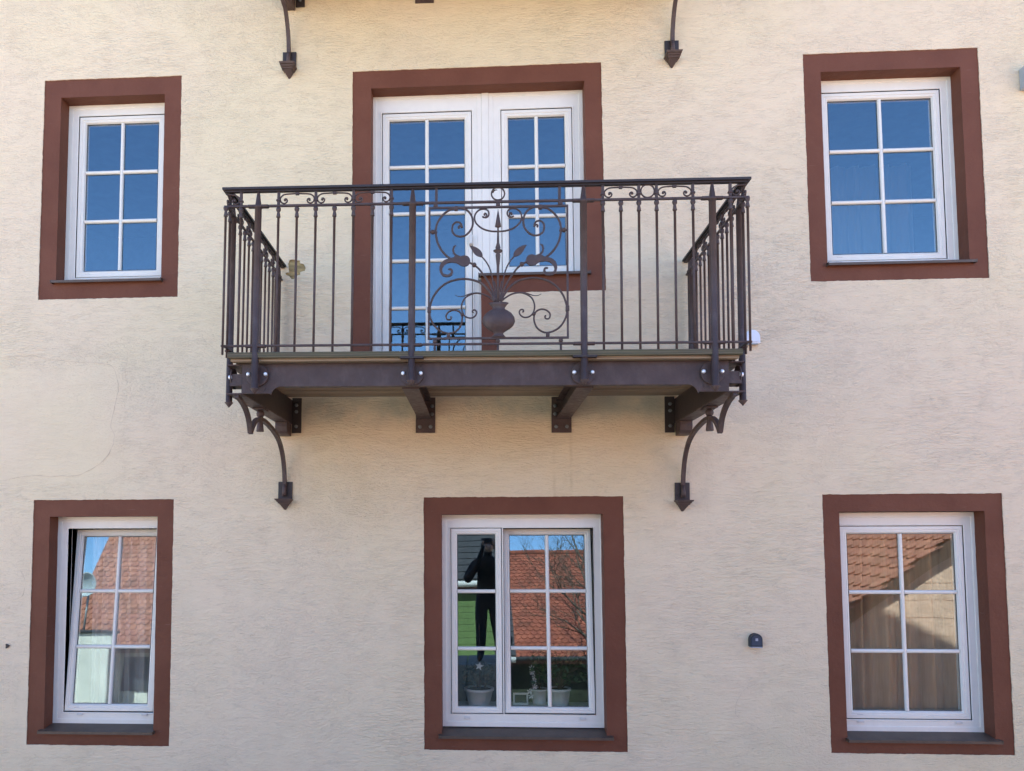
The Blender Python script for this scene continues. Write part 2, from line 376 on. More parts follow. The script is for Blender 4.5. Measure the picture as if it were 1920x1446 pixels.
# ================================================================== THE HOUSE
house = thing('house', 'cream rendered house facade with brown window surrounds and white windows', 'house', (0, 0, -2.4))
def apex(x): return 9.2 - .5*abs(x)
outer = [(-6.5,-2.4),(6.5,-2.4),(6.5,apex(6.5)),(0,9.2),(-6.5,apex(6.5))]
SUR = {'UL': (-3.249,-2.196,1.772,3.453), 'LL': (-3.234,-2.195,-1.452,.290), 'UR': (2.318,3.52,1.783,3.436),
       'LR': (2.343,3.53,-1.445,.295), 'LM': (-.395,.996,-1.455,.292)}
OPEN = {'UL': (-3.121,-2.325,1.904,3.318), 'LL': (-3.113,-2.315,-1.352,.169), 'UR': (2.440,3.397,1.902,3.303),
        'LR': (2.455,3.413,-1.350,.176), 'LM': (-.272,.857,-1.354,.170)}
door_out = [(-.913,1.022),(.145,1.022),(.145,1.752),(.904,1.752),(.897,3.433),(-.913,3.433)]
door_in = [(-.777,1.022),(.02,1.022),(.02,1.885),(.776,1.885),(.776,3.302),(-.777,3.302)]
rect = lambda r: [(r[0],r[2]),(r[1],r[2]),(r[1],r[3]),(r[0],r[3])]
peel = [(lambda v: (v.x, v.z))(at(510+x/16.07, 460+y/16.07)) for x, y in ((525,440),(650,425),(735,455),(835,455),(840,545),(960,570),(1015,690),(990,770),(850,810),(850,890),(770,900),(745,960),(650,1020),(590,1025),(520,930),(405,880),(415,830),(520,820),(500,700),(485,560))]
holes = [wobble(rect(r), .0042, .014, i+1) for i, r in enumerate(SUR.values())] + [wobble(door_out, .0042, .014, 9), wobble(peel, .002, .012, 4)]
# ---- front render as one sheet with the openings cut out
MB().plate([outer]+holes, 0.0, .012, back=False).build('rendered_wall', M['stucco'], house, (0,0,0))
MB().plate([[(-1.46,1.87),(-1.2,1.87),(-1.2,2.06),(-1.46,2.06)]], .009, .03).build('bare_patch', M['bare'], house, (0,0,0), label='ochre patch where the render has flaked off')
# seams of old repairs standing slightly proud of the render
def seam(pix, name='plaster_seam', r=.005):
    p = [at(x, y) for x, y in pix]; p = spline(p, 6)
    q = [Vector((v.x+.006*noise.noise(v*21), .0015, v.z+.008*noise.noise(v*17+Vector((5,0,0))))) for v in p]
    MB().tube(q, [r*(.45+.9*abs(noise.noise(v*9))) for v in q], 6, flat=.7).build(name, M['seam'], house)
seam([(-20,672),(60,668),(110,676),(160,680),(205,685),(219,705),(221,735),(212,775),(208,800),(214,820),(205,850),(185,870),(150,890),(100,893),(50,893),(-20,905)])
seam([(1408,316),(1440,313),(1470,317),(1508,315)], r=.003)
seam([(1526,535),(1524,562),(1490,590),(1476,606),(1492,640),(1488,662),(1478,690),(1468,722),(1452,770)], r=.003)
seam([(1480,1262),(1440,1270),(1392,1298),(1379,1335),(1395,1352),(1440,1375),(1490,1408),(1556,1436)], r=.003)
seam([(28,1062),(44,1080),(46,1108),(30,1124),(-20,1126)], r=.003)
seam([(345,110),(350,160),(372,210),(366,260),(380,300)], r=.0025)
# ---- the rest of the building body
sh = MB(); sh.box(-6.5,-6.25,.02,9,-2.4,apex(6.5)); sh.box(6.25,6.5,.02,9,-2.4,apex(6.5)); sh.box(-6.25,6.25,8.75,9,-2.4,apex(6.5))
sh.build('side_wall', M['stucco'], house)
rf = MB(); 
for s in (-1, 1): rf.add([(0,-.02,9.22),(s*6.9,-.02,5.77),(s*6.9,9.1,5.77),(0,9.1,9.22),(0,-.02,9.36),(s*6.9,-.02,5.91),(s*6.9,9.1,5.91),(0,9.1,9.36)],
       [(0,1,2,3),(4,7,6,5),(0,4,5,1),(1,5,6,2),(2,6,7,3),(3,7,4,0)])
rf.build('roof', M['tiles'], house)
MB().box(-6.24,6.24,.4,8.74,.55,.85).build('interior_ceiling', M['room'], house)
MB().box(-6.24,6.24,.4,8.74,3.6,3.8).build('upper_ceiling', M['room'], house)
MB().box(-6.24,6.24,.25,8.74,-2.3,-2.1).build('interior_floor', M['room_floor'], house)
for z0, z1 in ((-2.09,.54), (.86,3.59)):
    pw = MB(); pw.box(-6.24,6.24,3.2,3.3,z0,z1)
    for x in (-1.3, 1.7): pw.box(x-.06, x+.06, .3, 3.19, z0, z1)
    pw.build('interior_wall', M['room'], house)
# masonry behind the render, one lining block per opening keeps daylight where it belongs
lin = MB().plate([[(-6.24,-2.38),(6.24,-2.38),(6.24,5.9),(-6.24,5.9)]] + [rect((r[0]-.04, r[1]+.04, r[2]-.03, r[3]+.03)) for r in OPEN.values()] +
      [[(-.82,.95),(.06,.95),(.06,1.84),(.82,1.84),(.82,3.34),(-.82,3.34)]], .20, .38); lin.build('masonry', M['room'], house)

def surround(loop_out, loop_in, seed):
    k = MB(); ox = [(x, z) for x, z in loop_out]
    cx = sum(p[0] for p in ox)/len(ox); 
    big = loop_out
    inner = wobble(loop_in, .0018, .05, seed)
    k.plate([big, inner], .006, .20)
    return k
for i, (n, r) in enumerate(SUR.items()):
    surround(rect((r[0]-.02, r[1]+.02, r[2]-.02, r[3]+.02)), rect(OPEN[n]), i).build('window_surround', M['brown'], house)
surround([(-.933,1.0),(.165,1.0),(.165,1.732),(.924,1.732),(.917,3.453),(-.933,3.453)], door_in, 12).build('door_surround', M['brown'], house)

SASH = [(0,.170),(0,.126),(.002,.1225),(.024,.1215),(.027,.126),(.032,.126),(.036,.1245),(.043,.127),(.052,.1405),(.052,.170),(0,.170)]
def xrot(y, z, a): return Matrix.Translation((0,y,z)) @ Matrix.Rotation(-a, 4, 'X') @ Matrix.Translation((0,-y,-z))
pane_cache = {}
def make_window(name, frame, leaves, sill=None, caps=(), label=None, posts=(), S=.052, lip=.012):
    """a part of the house: the mesh is the fixed frame, its children are sashes, panes, bars, sill"""
    fx0, fx1, fz0, fz1 = frame
    k = MB()
    holes = [rect((a-S-.004, b+S+.004, c-S-.004, d+S+.004)) for a, b, c, d, *_ in leaves]
    cuts = [fx0] + [(leaves[i][1]+leaves[i+1][0])/2 for i in range(len(leaves)-1)] + [fx1]
    for i, h in enumerate(holes):
        o_ = rect((cuts[i], cuts[i+1], fz0, fz1)); vs = [(x, y, z) for y in (.120, .175) for lp in (o_, h) for x, z in lp]
        k.add(vs, [(j, (j+1)%4, 4+(j+1)%4, 4+j) for j in range(4)] + [(8+j, 12+j, 12+(j+1)%4, 8+(j+1)%4) for j in range(4)] +
                  [(4+j, 4+(j+1)%4, 12+(j+1)%4, 12+j) for j in range(4)] + [(j, 8+j, 8+(j+1)%4, (j+1)%4) for j in range(4)])
    ex = .034
    k.ring(fx0, fx1, fz0, fz1, [(0,.119),(0,.1155),(ex-.004,.1155),(ex,.1175),(ex,.121)])
    for h in holes: # lipped rebate round each sash
        x0, x1, z0, z1 = h[0][0], h[1][0], h[0][1], h[2][1]
        k.ring(x0-lip, x1+lip, z0-lip, z1+lip, [(0,.1205),(lip*.2,.1165),(lip*.75,.1165),(lip,.120),(lip,.17)])
    for x in posts:
        k.box(x-.034, x+.034, .1125, .121, fz0+.03, fz1-.03, .002)
        k.box(x-.036, x-.0345, .1185, .1215, fz0+.03, fz1-.03); 
    w = k.build(name, M['pvc'], house, ((fx0+fx1)/2, .12, fz0))
    if label: w['label'] = label
    # gasket seen in the gap between frame and sash
    for (a, b, c, d, tilt, rows, cols) in leaves:
        m = xrot(.16, c-S, tilt)
        s = MB().ring(a-S, b+S, c-S, d+S, [(u_*S/.052, v_) for u_, v_ in SASH]); s.xf(m); org = m @ Vector(((a+b)/2, .13, c-S))
        s.build('sash', M['pvc'], w, org)
        g = MB().ring(a-.001, b+.001, c-.001, d+.001, [(0,.141),(0,.1385),(.0035,.1385),(.0035,.1405)]).xf(m); g.build('gasket', M['gasket'], w, org)
        xs = [a+(b-a)*i/cols for i in range(cols+1)]; zs = [c+(d-c)*i/rows for i in range(rows+1)]
        hw = .0135
        cross = [(-hw,0),(-.011,-.008),(-.005,-.0125),(.005,-.0125),(.011,-.008),(hw,0),(hw,.004),(-hw,.004)]
        for x in xs[1:-1]:
            q = MB(); q.add([(x+u, .139+v, z) for z in (c, d) for u, v in cross], [(i, (i+1) % 8, 8+(i+1) % 8, 8+i) for i in range(8)], True)
            q.xf(m).build('glazing_bar', M['pvc'], w, m @ Vector((x, .139, c)))
        for z in zs[1:-1]:
            for j in range(cols):
                xa, xb = xs[j]+(0 if j == 0 else hw*.8), xs[j+1]-(0 if j == cols-1 else hw*.8)
                q = MB(); q.add([(x, .1392+v, z+u) for x in (xa, xb) for u, v in cross], [(i, 8+i, 8+(i+1) % 8, (i+1) % 8) for i in range(8)], True)
                q.xf(m).build('glazing_bar', M['pvc'], w, m @ Vector(((xa+xb)/2, .139, z)))
        for i in range(rows):
            for j in range(cols):
                q = MB().box(xs[j]+.0005, xs[j+1]-.0005, .1435, .1475, zs[i]+.0005, zs[i+1]-.0005); q.xf(m)
                p = q.build('glass_pane', M['glass'], w, m @ Vector((xs[j], .145, zs[i])))
        lb = MB().box(a+.02, a+.06, .1232, .127, c-.030, c-.026).xf(m) if rows*cols > 2 else None
        if lb: lb.build('drain_slot', M['gasket'], w, m @ Vector((a+.04, .125, c-.028)))
    for x, z in caps:
        MB().box(x-.022, x+.022, .1105, .1185, z-.008, z+.008, .002).build('drain_cap', M['pvc_aged'], w, (x, .115, z))
    if sill:
        sx0, sx1, zf = sill
        q = MB(); th = .003; zb = zf+.026
        pr = [(.122,zb),(-.032,zf+.002),(-.032,zf-.016),(-.028,zf-.016),(-.028,zf-.002),(.122,zb-.004)]
        q.add([(x, y, z) for x in (sx0, sx1) for y, z in pr], [(i, (i+1) % 6, 6+(i+1) % 6, 6+i) for i in range(6)] + [(5,4,3,2,1,0),(6,7,8,9,10,11)])
        for x in (sx0, sx1-.004): q.box(x, x+.004, -.034, .12, zf-.016, zf+.006)
        q.build('sill', M['sill'], w, ((sx0+sx1)/2, .04, zf))
    return w
UL = make_window('window', (-3.120,-2.288,1.905,3.322), [(-2.985,-2.424,2.03,3.178,0,3,2)], (-3.142,-2.31,1.903), [(-2.93,1.955)])
LL = make_window('window', (-3.115,-2.288,-1.328,.172), [(-2.980,-2.424,-1.192,.028,R(4.8),3,2)], (-3.137,-2.303,-1.352), [(-2.91,-1.262),(-2.43,-1.262)], label='window with its sash tilted inwards at the top')
UR = make_window('window', (2.405,3.402,1.905,3.312), [(2.541,3.266,2.024,3.160,0,3,2)], (2.428,3.425,1.902), [(2.57,1.955),(3.24,1.955)])
LR = make_window('window', (2.42,3.424,-1.325,.172), [(2.561,3.283,-1.190,.024,0,3,2)], (2.445,3.437,-1.350), [(2.60,-1.262),(3.25,-1.262)])
LM = make_window('window', (-.275,.883,-1.322,.173), [(-.164,.107,-1.186,.029,0,3,1), (.213,.755,-1.186,.026,R(4.6),3,2)], (-.294,.897,-1.354), [(-.10,-1.262),(.71,-1.262)], label='wide window, fixed light beside a tilted sash', S=.044, lip=.006)
DR = make_window('balcony_door', (-.783,.031,1.04,3.312), [(-.655,-.096,1.34,3.120,0,5,2)], None, label='tall white glazed balcony door')
MB().box(.0315,.0845,.110,.18,1.895,3.312,.003).build('mullion', M['pvc'], DR, (.058,.12,1.9))
MB().box(-.066,-.040,.085,.1225,2.15,2.22,.004).build('hinge', M['pvc_aged'], DR, (-.05,.11,2.2))
DW = make_window('window', (.085,.779,1.900,3.312), [(.229,.643,1.992,3.118,0,3,2)], (-.0,.795,1.884), label='window joined to the right of the balcony door')

# ================================================================== BALCONY
YF = -1.185                         # centre plane of the front railing
ZH, ZR, ZB = 1.958, 1.868, 1.067    # underside of handrail, upper rail, lower rail
XL, XRr = -1.425, 1.452             # centre planes of the side railings
bal = thing('balcony', 'wrought iron balcony with timber deck in front of the white balcony door', 'balcony', (0,0,1.0), 'iron balconies on the facade')
A = bal
def part(mb, name, mat='iron', origin=None, parent=None, **kw):
    return mb.build(name, M[mat], parent or A, origin if origin is not None else mb.v[0], **kw)
# deck boards (the front one is the greenish one)
for i in range(18):
    y0 = -1.195 + i*.06625; m = MB().box(-1.404, 1.42, y0, y0+.0575, 1.0 + random.uniform(-.006,.004), 1.030, .004)
    part(m, 'deck_board', 'deck_edge' if i == 0 else 'deck', (0, y0+.06, 1.0))
part(MB().box(-1.39, 1.405, -1.172, -1.135, .982, .9995, .002), 'edge_batten', 'deck', (0,-1.15,.98))
# front fascia: channel with haunched ends
def arc(cx, cz, r, a0, a1, n=10): return [(cx+r*math.cos(a0+(a1-a0)*i/n), cz+r*math.sin(a0+(a1-a0)*i/n)) for i in range(n+1)]
fz = .851
lo = [(-1.338,.981),(-1.338,.811),(-1.177,.811)] + arc(-1.114,.792,.059, PI*.95, PI*.5, 8)
hi = [(-x+.027, z) for x, z in lo]
part(MB().plate([lo + hi[::-1]], -1.122, -1.112), 'fascia_plate', 'iron', (0,-1.12,.9))
part(MB().box(-1.10, 1.12, -1.112, -1.075, .851, .859), 'fascia_flange', 'iron', (0,-1.09,.855))
part(MB().box(-1.336, 1.363, -1.112, -1.075, .975, .9815), 'fascia_flange', 'iron', (0,-1.09,.975))
for x in (-1.215, 1.243): part(MB().lathe(x, 0, [(.014,-1.1262),(.014,-1.1215)], 14, axis='y', cz=.842), 'rivet', 'iron', (x,-1.12,.842))
# side channels
for sx, xw in ((-1, -1.345), (1, 1.368)):
    a, b = sorted((xw, xw-sx*.008)); part(MB().box(a, b, -1.111, -.008, .8175, .9815), 'side_web', 'iron_dark', (xw,-.5,.9))  # web darker than its flanges, occlusion shade put into its colour
    a, b = sorted((xw-sx*.008, xw+sx*.085))
    part(MB().box(a, b, -1.109, -.010, .8095, .8170), 'side_flange', 'iron', (xw,-.5,.81)); part(MB().box(a, b, -1.109, -.010, .9745, .9814), 'side_flange', 'iron', (xw,-.5,.98))
    # wall plate and its bolts
    a, b = sorted((xw-sx*.0082, xw-sx*.075)); part(MB().box(a, b, -.010, .0, .745, .9975, .001), 'wall_plate', 'iron_dark', (xw,0,.8))
    for z in (.945, .898, .792): part(MB().lathe(xw-sx*.040, 0, [(.013,-.010),(.013,-.020),(.008,-.024)], 6, axis='y', cz=z), 'bolt', 'dull_zinc', (xw-sx*.04,0,z))
    # rolled strap under the channel at the wall
    q = MB(); pr = [(-.125,.8085),(-.128,.775),(-.120,.745),(-.100,.728),(-.07,.722),(-.002,.722),(-.002,.8085)]
    xa, xb = sorted((xw-sx*.002, xw+sx*.08)); n = len(pr)
    q.add([(x, y, z) for x in (xa, xb) for y, z in pr], [(i, (i+1) % n, n+(i+1) % n, n+i) for i in range(n)] + [tuple(range(n))[::-1], tuple(range(n, 2*n))])
    part(q, 'rolled_strap', 'iron', (xw,-.06,.76))
# two joists with wall plates
for xj, xp in ((-.385, -.379), (.592, .578)):
    w = .047
    part(MB().box(xj-w, xj+w, -1.074, -.010, .843, .851), 'joist_flange', 'iron', (xj,-.5,.845)); part(MB().box(xj-w, xj+w, -1.074, -.010, .974, .981), 'joist_flange', 'iron', (xj,-.5,.98))
    part(MB().box(xj-.004, xj+.004, -1.074, -.010, .8512, .9738), 'joist_web', 'iron_dark', (xj,-.5,.9))
    part(MB().box(xp-.069, xp+.069, -.010, 0, .745, .9975, .001), 'wall_plate', 'iron', (xp,0,.85))
    for dx, z in ((-.038,.788),(.038,.788),(-.045,.878),(.047,.878),(-.045,.935),(.047,.935)):
        part(MB().lathe(xp+dx, 0, [(.014,-.010),(.014,-.020),(.008,-.024)], 6, axis='y', cz=z), 'bolt', 'dull_zinc', (xp+dx,0,z))
# handrail, rails
def lrail(name, z, w, h, e, mat='iron'):
    y = YF; xl, xr = XL, XRr
    part(MB().box(xl-e, xr+e, y-w/2, y+w/2, z, z+h, .002), name, mat, (0,y,z))
    for x in (xl, xr): part(MB().box(x-w/2, x+w/2, y+w/2+.0005, -.050, z, z+h, .002), name, mat, (x,-.6,z))
e = .024
k = MB(); hz0, hz1 = ZH, ZH+.013
def hand(y0, y1): 
    o_ = XL-.024, XRr+.024; i_ = XL+.024, XRr-.024
    k = MB(); z0, z1 = ZH, ZH+.013
    vs = [(o_[0],-1.209,0),(o_[1],-1.209,0),(i_[1],-1.161,0),(i_[0],-1.161,0)]
    k.add([(x,y,z0) for x,y,_ in vs]+[(x,y,z1) for x,y,_ in vs], [(3,2,1,0),(4,5,6,7),(0,1,5,4),(1,2,6,5),(2,3,7,6),(3,0,4,7)])
    k.box(o_[0]+.012, o_[1]-.012, -1.197, -1.173, z0-.009, z0-.0002)
    part(k, 'handrail', 'iron_dark', (0,YF,ZH))
    for a, b in ((o_[0], i_[0]), (o_[1], i_[1])):
        k = MB(); vs = [(a,-1.2089),(b,-1.1608),(b,-.004),(a,-.004)]
        if a > 0: vs = vs[::-1]
        k.add([(x,y,z0+.0003) for x,y in vs]+[(x,y,z1) for x,y in vs], [(0,1,2,3)[::-1],(4,5,6,7),(0,1,5,4),(1,2,6,5),(2,3,7,6),(3,0,4,7)])
        m_ = (a+b)/2; k.box(m_-.012, m_+.012, -1.172, -.004, z0-.009, z0-.0002)
        part(k, 'handrail', 'iron_dark', (a,-.6,ZH))
hand(0,0)
lrail('upper_rail', ZR-.0065, .014, .013, .018); lrail('lower_rail', ZB-.006, .013, .012, .018)
# balusters: one mesh shared
bprof = [(.0068,1.012),(.0072,1.45),(.0074,ZR-.068),(.0115,ZR-.0675),(.0125,ZR-.064),(.0085,ZR-.040),(.0078,ZR-.036),(.0125,ZR-.029),(.0145,ZR-.021),(.0130,ZR-.012),(.008,ZR-.008)]
b0 = part(MB().lathe(0, 0, bprof, 8), 'baluster', 'iron', (0,0,1.0)); first = True
def baluster(x, y):
    global first
    if first: b0.location = Vector((x,y,1.0))-WL[A.name]; first = False; return b0
    return share(b0, A, (x, y, 1.0))
BL_ = [-1.346,-1.131,-1.026,-.919,-.812,-.705,-.597,-.490]; BR_ = [.680,.778,.876,.972,1.070,1.168,1.369]
for x in BL_ + BR_: baluster(x, YF)
SIDE_Y = [-1.209,-1.139,-.955,-.870,-.787,-.702,-.612,-.522,-.433,-.344,-.253,-.18]
for x in (XL, XRr):
    for y in SIDE_Y: baluster(x, y)
# short uprights between the rails, collars, arches, rings
u0 = MB().box(-.007,.007,-.007,.007,ZR+.0068,ZH-.009); u0 = part(u0, 'short_upright', 'iron', (0,0,ZR)); u_first = [True]
c0 = MB().box(-.0125,.0125,-.011,.011,ZR+.024,ZR+.036,.003); c0 = part(c0, 'collar', 'iron', (0,0,ZR)); c_first = [True]
def rep(src, flag, x, y, rz=0):
    if flag[0]: o = src; o.location = Vector((x,y,ZR))-WL[A.name]; flag[0] = False
    else: o = share(src, A, (x,y,ZR))
    o.rotation_euler.z = rz; return o
def arch(w, x, y, rz=0, half=0):
    """pair of scrolls meeting under the handrail; w = distance between uprights"""
    H = .070; a = [(.037,0,.031),(.034,0,.036),(.038,0,.040),(.046,0,.037),(.049,0,.028),(.044,0,.018),(.032,0,.013),(.019,0,.017),(.010,0,.029),(.009,0,.042),(.017,0,.055),(.036,0,.0655),(w/2*.75,0,H-.0015),(w/2,0,H)]
    P = [Vector((p[0], 0, ZR+p[2])) for p in spline(a, 4)]
    k = MB()
    if half != 1: k.tube([p+Vector((-w/2,0,0)) for p in P], .0046, 6); k.ball((-w/2+.036,0,ZR+.033), .0075, 8)
    if half != -1: k.tube([Vector((w/2-p.x,0,p.z)) for p in P], .0046, 6); k.ball((w/2-.036,0,ZR+.033), .0075, 8)
    if not half: k.box(-.010,.010,-.007,.007,ZR+H-.008,ZR+H+.005)
    o = part(k, 'scroll_arch', 'iron', (0,0,ZR)); o.location = Vector((x,y,ZR))-WL[A.name]; WL[o.name] = Vector((x,y,ZR)); o.rotation_euler.z = rz
def ringo(x, y, z, r, n=20, rz=0):
    p = [(r*math.cos(2*PI*i/n), 0, z+r*math.sin(2*PI*i/n)) for i in range(n+1)]
    o = part(MB().tube(p, .0046, 6, False), 'iron_ring', 'iron', (0,0,z)); o.location = Vector((x,y,z))-WL[A.name]; WL[o.name] = Vector((x,y,z)); o.rotation_euler.z = rz
for x in (-1.346,-1.131,-.919,-.705,-.490,.680,.876,.972,1.168,1.369,-.239,.443):
    rep(u0, u_first, x, YF)
for x in (-1.346,-1.131,-.919,-.705,-.490,.680,.876,.972,1.168,1.369): rep(c0, c_first, x, YF)
for a, b in ((-1.131,-.919),(-.919,-.705),(-.705,-.490),(.680,.876),(.972,1.168)): arch(b-a, (a+b)/2, YF)
arch(.158, -1.425, YF, 0, 1); arch(.166, 1.452, YF, 0, -1)
ringo(.924, YF, ZR+.045, .037); ringo(.104, YF, ZR+.046, .0365)
part(MB().tube([(.104-.030,YF,ZR+.052),(.104-.020,YF,ZR+.066),(.104-.008,YF,ZR+.068),(.104-.004,YF,ZR+.064)], [.004,.004,.003,.001], 6), 'ring_curl', 'iron')
for x, sy in ((XL, -1), (XRr, 1)):
    ys = [-1.139,-.955,-.787,-.612,-.433,-.253]
    for y in ys: rep(u0, u_first, x, y); rep(c0, c_first, x, y)
    for a, b in zip(ys, ys[1:]): arch(b-a, x, (a+b)/2, PI/2)
    arch(.10, x, -1.188, PI/2, 1)
# posts with spear heads, clamps, discs and bolts
def post(x, y, zt, zb, tip, r=.0205):
    prof = [(.001,zb-tip),(r*1.35,zb-.001),(r*1.35,zb),(r,zb+.001),(r,ZR-.012),(r*1.15,ZR-.011),(r*1.15,ZR-.002),(r*.95,ZR),(.0075,zt),(.005,zt+.004)]
    return part(MB().lathe(x, y, prof, 14), 'post', 'iron', (x,y,zb))
YP = YF
PX = [(-1.247,.826),(-.3715,.866),(.5735,.866),(1.272,.826)]
for x, zb in PX:
    post(x, YP, ZH-.010, zb, .030, .0192)
    for z in (ZR, ZB):
        part(MB().box(x-.060, x+.060, YP-.014, YP+.014, z-.010, z+.006, .004), 'rail_clamp', 'iron', (x,YP,z))
    d = part(MB().lathe(x, 0, [(.061,-1.128),(.063,-1.131),(.063,-1.139),(.061,-1.141)], 28, axis='y', cz=.912), 'fixing_disc', 'iron', (x,-1.13,.912))
    part(MB().box(x-.005, x+.005, -1.178, -1.141, .865, .958), 'disc_web', 'iron_dark', (x,-1.16,.91), parent=d)
    for dx in (-.049, .049):
        part(MB().lathe(x+dx, 0, [(.0115,-1.141),(.0115,-1.149),(.010,-1.153),(.005,-1.156)], 10, axis='y', cz=.916), 'bolt', 'zinc', (x+dx,-1.14,.916), parent=d)
for x in PX[1:3]:
    part(MB().box(x[0]-.062, x[0]+.068, -1.2065, -1.173, .986, .998, .001), 'deck_clip', 'iron_dark', (x[0],-1.19,.99))
for sx, x in ((-1,-1.440),(1,1.466)):
    for y, zb, r in ((-1.040,.775,.0185),(-.10,.98,.019),(-.045,1.0,.014)):
        post(x, y, ZH-.012, zb, .030 if y < -1 else .01, r)
        for z in (ZR, ZB): part(MB().box(x-.014, x+.014, y-.055, y+.055, z-.010, z+.006, .004), 'rail_clamp', 'iron', (x,y,z))
    d = part(MB().lathe(0, -1.04, [(.060, x-sx*.026-.004),(.060, x-sx*.026+.004)], 24, axis='x', cz=.912), 'fixing_disc', 'iron', (x,-1.04,.912))
    for dy in (-.045,.045): part(MB().lathe(0, -1.04+dy, [(.0115, x-sx*.022-.010),(.0115, x-sx*.022+.010)], 10, axis='x', cz=.912), 'bolt', 'zinc', (x,-1.04+dy,.912), parent=d)
    a, b = sorted((x-sx*.020, x-sx*.112)); part(MB().box(a, b, -1.090, -.990, .862, .930), 'outrigger', 'iron', (x,-1.04,.9))
    # curled under-rail end near the corner
    a, b = sorted((x-sx*.004, x-sx*.10))
    part(MB().box(a, b, -1.10, -.98, .975, .983), 'outrigger', 'iron_dark', (x,-1.04,.98))
# scrolled braces under the side channels
for sx, x in ((-1,-1.3755),(1,1.405)):
    z1 = .8085
    br = part(MB().tube(spline([(x,-.030,.375),(x,-.048,.47),(x,-.095,.57),(x,-.185,.655),(x,-.31,.705),(x,-.45,.732),(x,-.575,.745),(x,-.67,.738),(x,-.745,.712),(x,-.80,.670),(x,-.835,.628)], 6), .0185, 4, flat=.9, smooth=False), 'scroll_brace', 'iron', (x,-.4,.6))
    part(MB().tube(spline([(x,-.835,.628),(x,-.865,.69),(x,-.905,.735),(x,-.965,.770),(x,-1.04,.792),(x,-1.10,.802)], 6), [.0185]*20+[.017]*6+[.015]*5, 4, flat=.9, smooth=False), 'brace_toe', 'iron', (x,-.9,.7), parent=br)
    part(MB().box(x-.035, x+.035, -.70, -.58, .797, .808, .002), 'brace_pad', 'iron', (x,-.64,.8), parent=br)
    part(MB().ball((x,-.64,.776), .026, 12), 'brace_ball', 'iron', (x,-.64,.776), parent=br)
    part(MB().lathe(x, -.64, [(.022,.664),(.024,.668),(.021,.70),(.014,.745),(.018,.757)], 12), 'tassel', 'iron', (x,-.64,.7), parent=br)
    part(MB().box(x-.050, x+.050, -.012, 0, .272, .395, .001), 'wall_plate', 'iron_dark', (x,0,.34), parent=br)
    part(MB().tube([(x,-.036,.293),(x,-.034,.33),(x,-.030,.375)], [.017,.016,.014], 6), 'brace_foot', 'iron', (x,-.03,.34), parent=br)
    part(MB().lathe(x+.030*sx*-1, 0, [(.008,-.012),(.008,-.020)], 6, axis='y', cz=.315), 'bolt', 'iron_dark', (x,0,.315), parent=br)
    k = MB(); lv = [(.056,.095,.2715,.260),(.047,.080,.2595,.249),(.040,.066,.2485,.239)]
    for hw, dp, za, zb in lv:
        k.add([(x+sx_*hw*f, -dp*g, z) for z, f, g in ((zb,.93,.93),(za,1,1)) for sx_, _ in ((-1,0),(1,0))] + [(x+sx_*hw*f, -.0005, z) for z, f in ((zb,.93),(za,1)) for sx_ in (-1,1)],
              [(0,1,3,2),(1,5,7,3),(0,2,6,4),(2,3,7,6),(0,4,5,1)])
    k.add([(x-.032,-.054,.2385),(x+.032,-.054,.2385),(x-.032,-.0005,.2385),(x+.032,-.0005,.2385),(x-.016,-.026,.215),(x+.016,-.026,.215),(x-.006,-.0005,.196),(x+.006,-.0005,.196)],
          [(0,4,5,1),(1,5,7,3),(0,2,6,4),(4,6,7,5),(0,1,3,2)])
    part(k, 'wall_console', 'iron', (x,-.03,.25), parent=br)
# ---- ornamental centre panel (traced at its real distance)
def zp(x, y, Y=YF): v = at(760+x/4.017, 320+y/4.017, Y); return v + Vector((0, 0, .0095*v.x))
PC = .1045; Z1 = 1.838; Z0 = 1.099; PL, PR = -.2765, .4855
fr = MB(); t = .0052
fr.box(PL-t, PL+t, YF-.006, YF+.006, Z0-t, Z1+t); fr.box(PR-t, PR+t, YF-.006, YF+.006, Z0-t, Z1+t); fr.box(PL+t, PR-t, YF-.006, YF+.006, Z1-t, Z1+t); fr.box(PL+t, PR-t, YF-.006, YF+.006, Z0-t, Z0+t)
panel = part(fr, 'ornamental_panel', 'iron', (PC,YF,Z0), label='wrought iron panel of scrolls and flowers rising from a vase')
def mirrored(fn):
    for s in (1, -1): fn(lambda p, s=s: p if s == 1 else Vector((2*PC-p.x, p.y, p.z)), s)
def scroll(pts, r0=.0058, r1=None, name='scroll', dy=0, sub=5):
    P = spline([zp(*p) + Vector((0,dy,0)) for p in pts], sub); n = len(P)
    rr = [r0 + ((r1 or r0)-r0)*i/(n-1) for i in range(n)]
    mirrored(lambda f, s: part(MB().tube([f(p) for p in P], rr, 7), name, 'iron', f(P[n//2]), parent=panel))
E1 = [(398,436),(392,428),(398,418),(410,420),(418,430),(414,410),(398,392),(372,390),(350,408),(344,440),(354,474),(388,496),(430,494),(466,470),(492,430),(499,385),(488,340),(458,302),(418,286),(372,287),(318,300),(268,340),(232,395),(220,455),(228,520),(252,580),(290,630),(330,662),(360,674)]
scroll(E1, .0052, .0066)
scroll([(592,338),(584,332),(590,322),(602,330),(600,346),(584,354),(574,346),(578,352),(600,354),(616,340),(618,316),(604,296),(574,290),(542,300),(518,326),(511,358),(520,390),(546,420),(586,444),(640,457),(694,459)], .0046, .0050)
scroll([(668,985),(655,950),(630,912),(590,868),(545,838),(490,822),(430,816),(370,824),(310,845),(255,885),(210,945),(186,1010),(178,1060),(188,1115),(218,1170),(262,1208),(318,1226),(362,1220),(402,1190),(422,1145),(424,1100),(408,1068),(376,1052),(340,1056),(312,1076),(304,1100),(314,1122),(336,1122),(344,1106),(334,1100)], .0068, .0044)
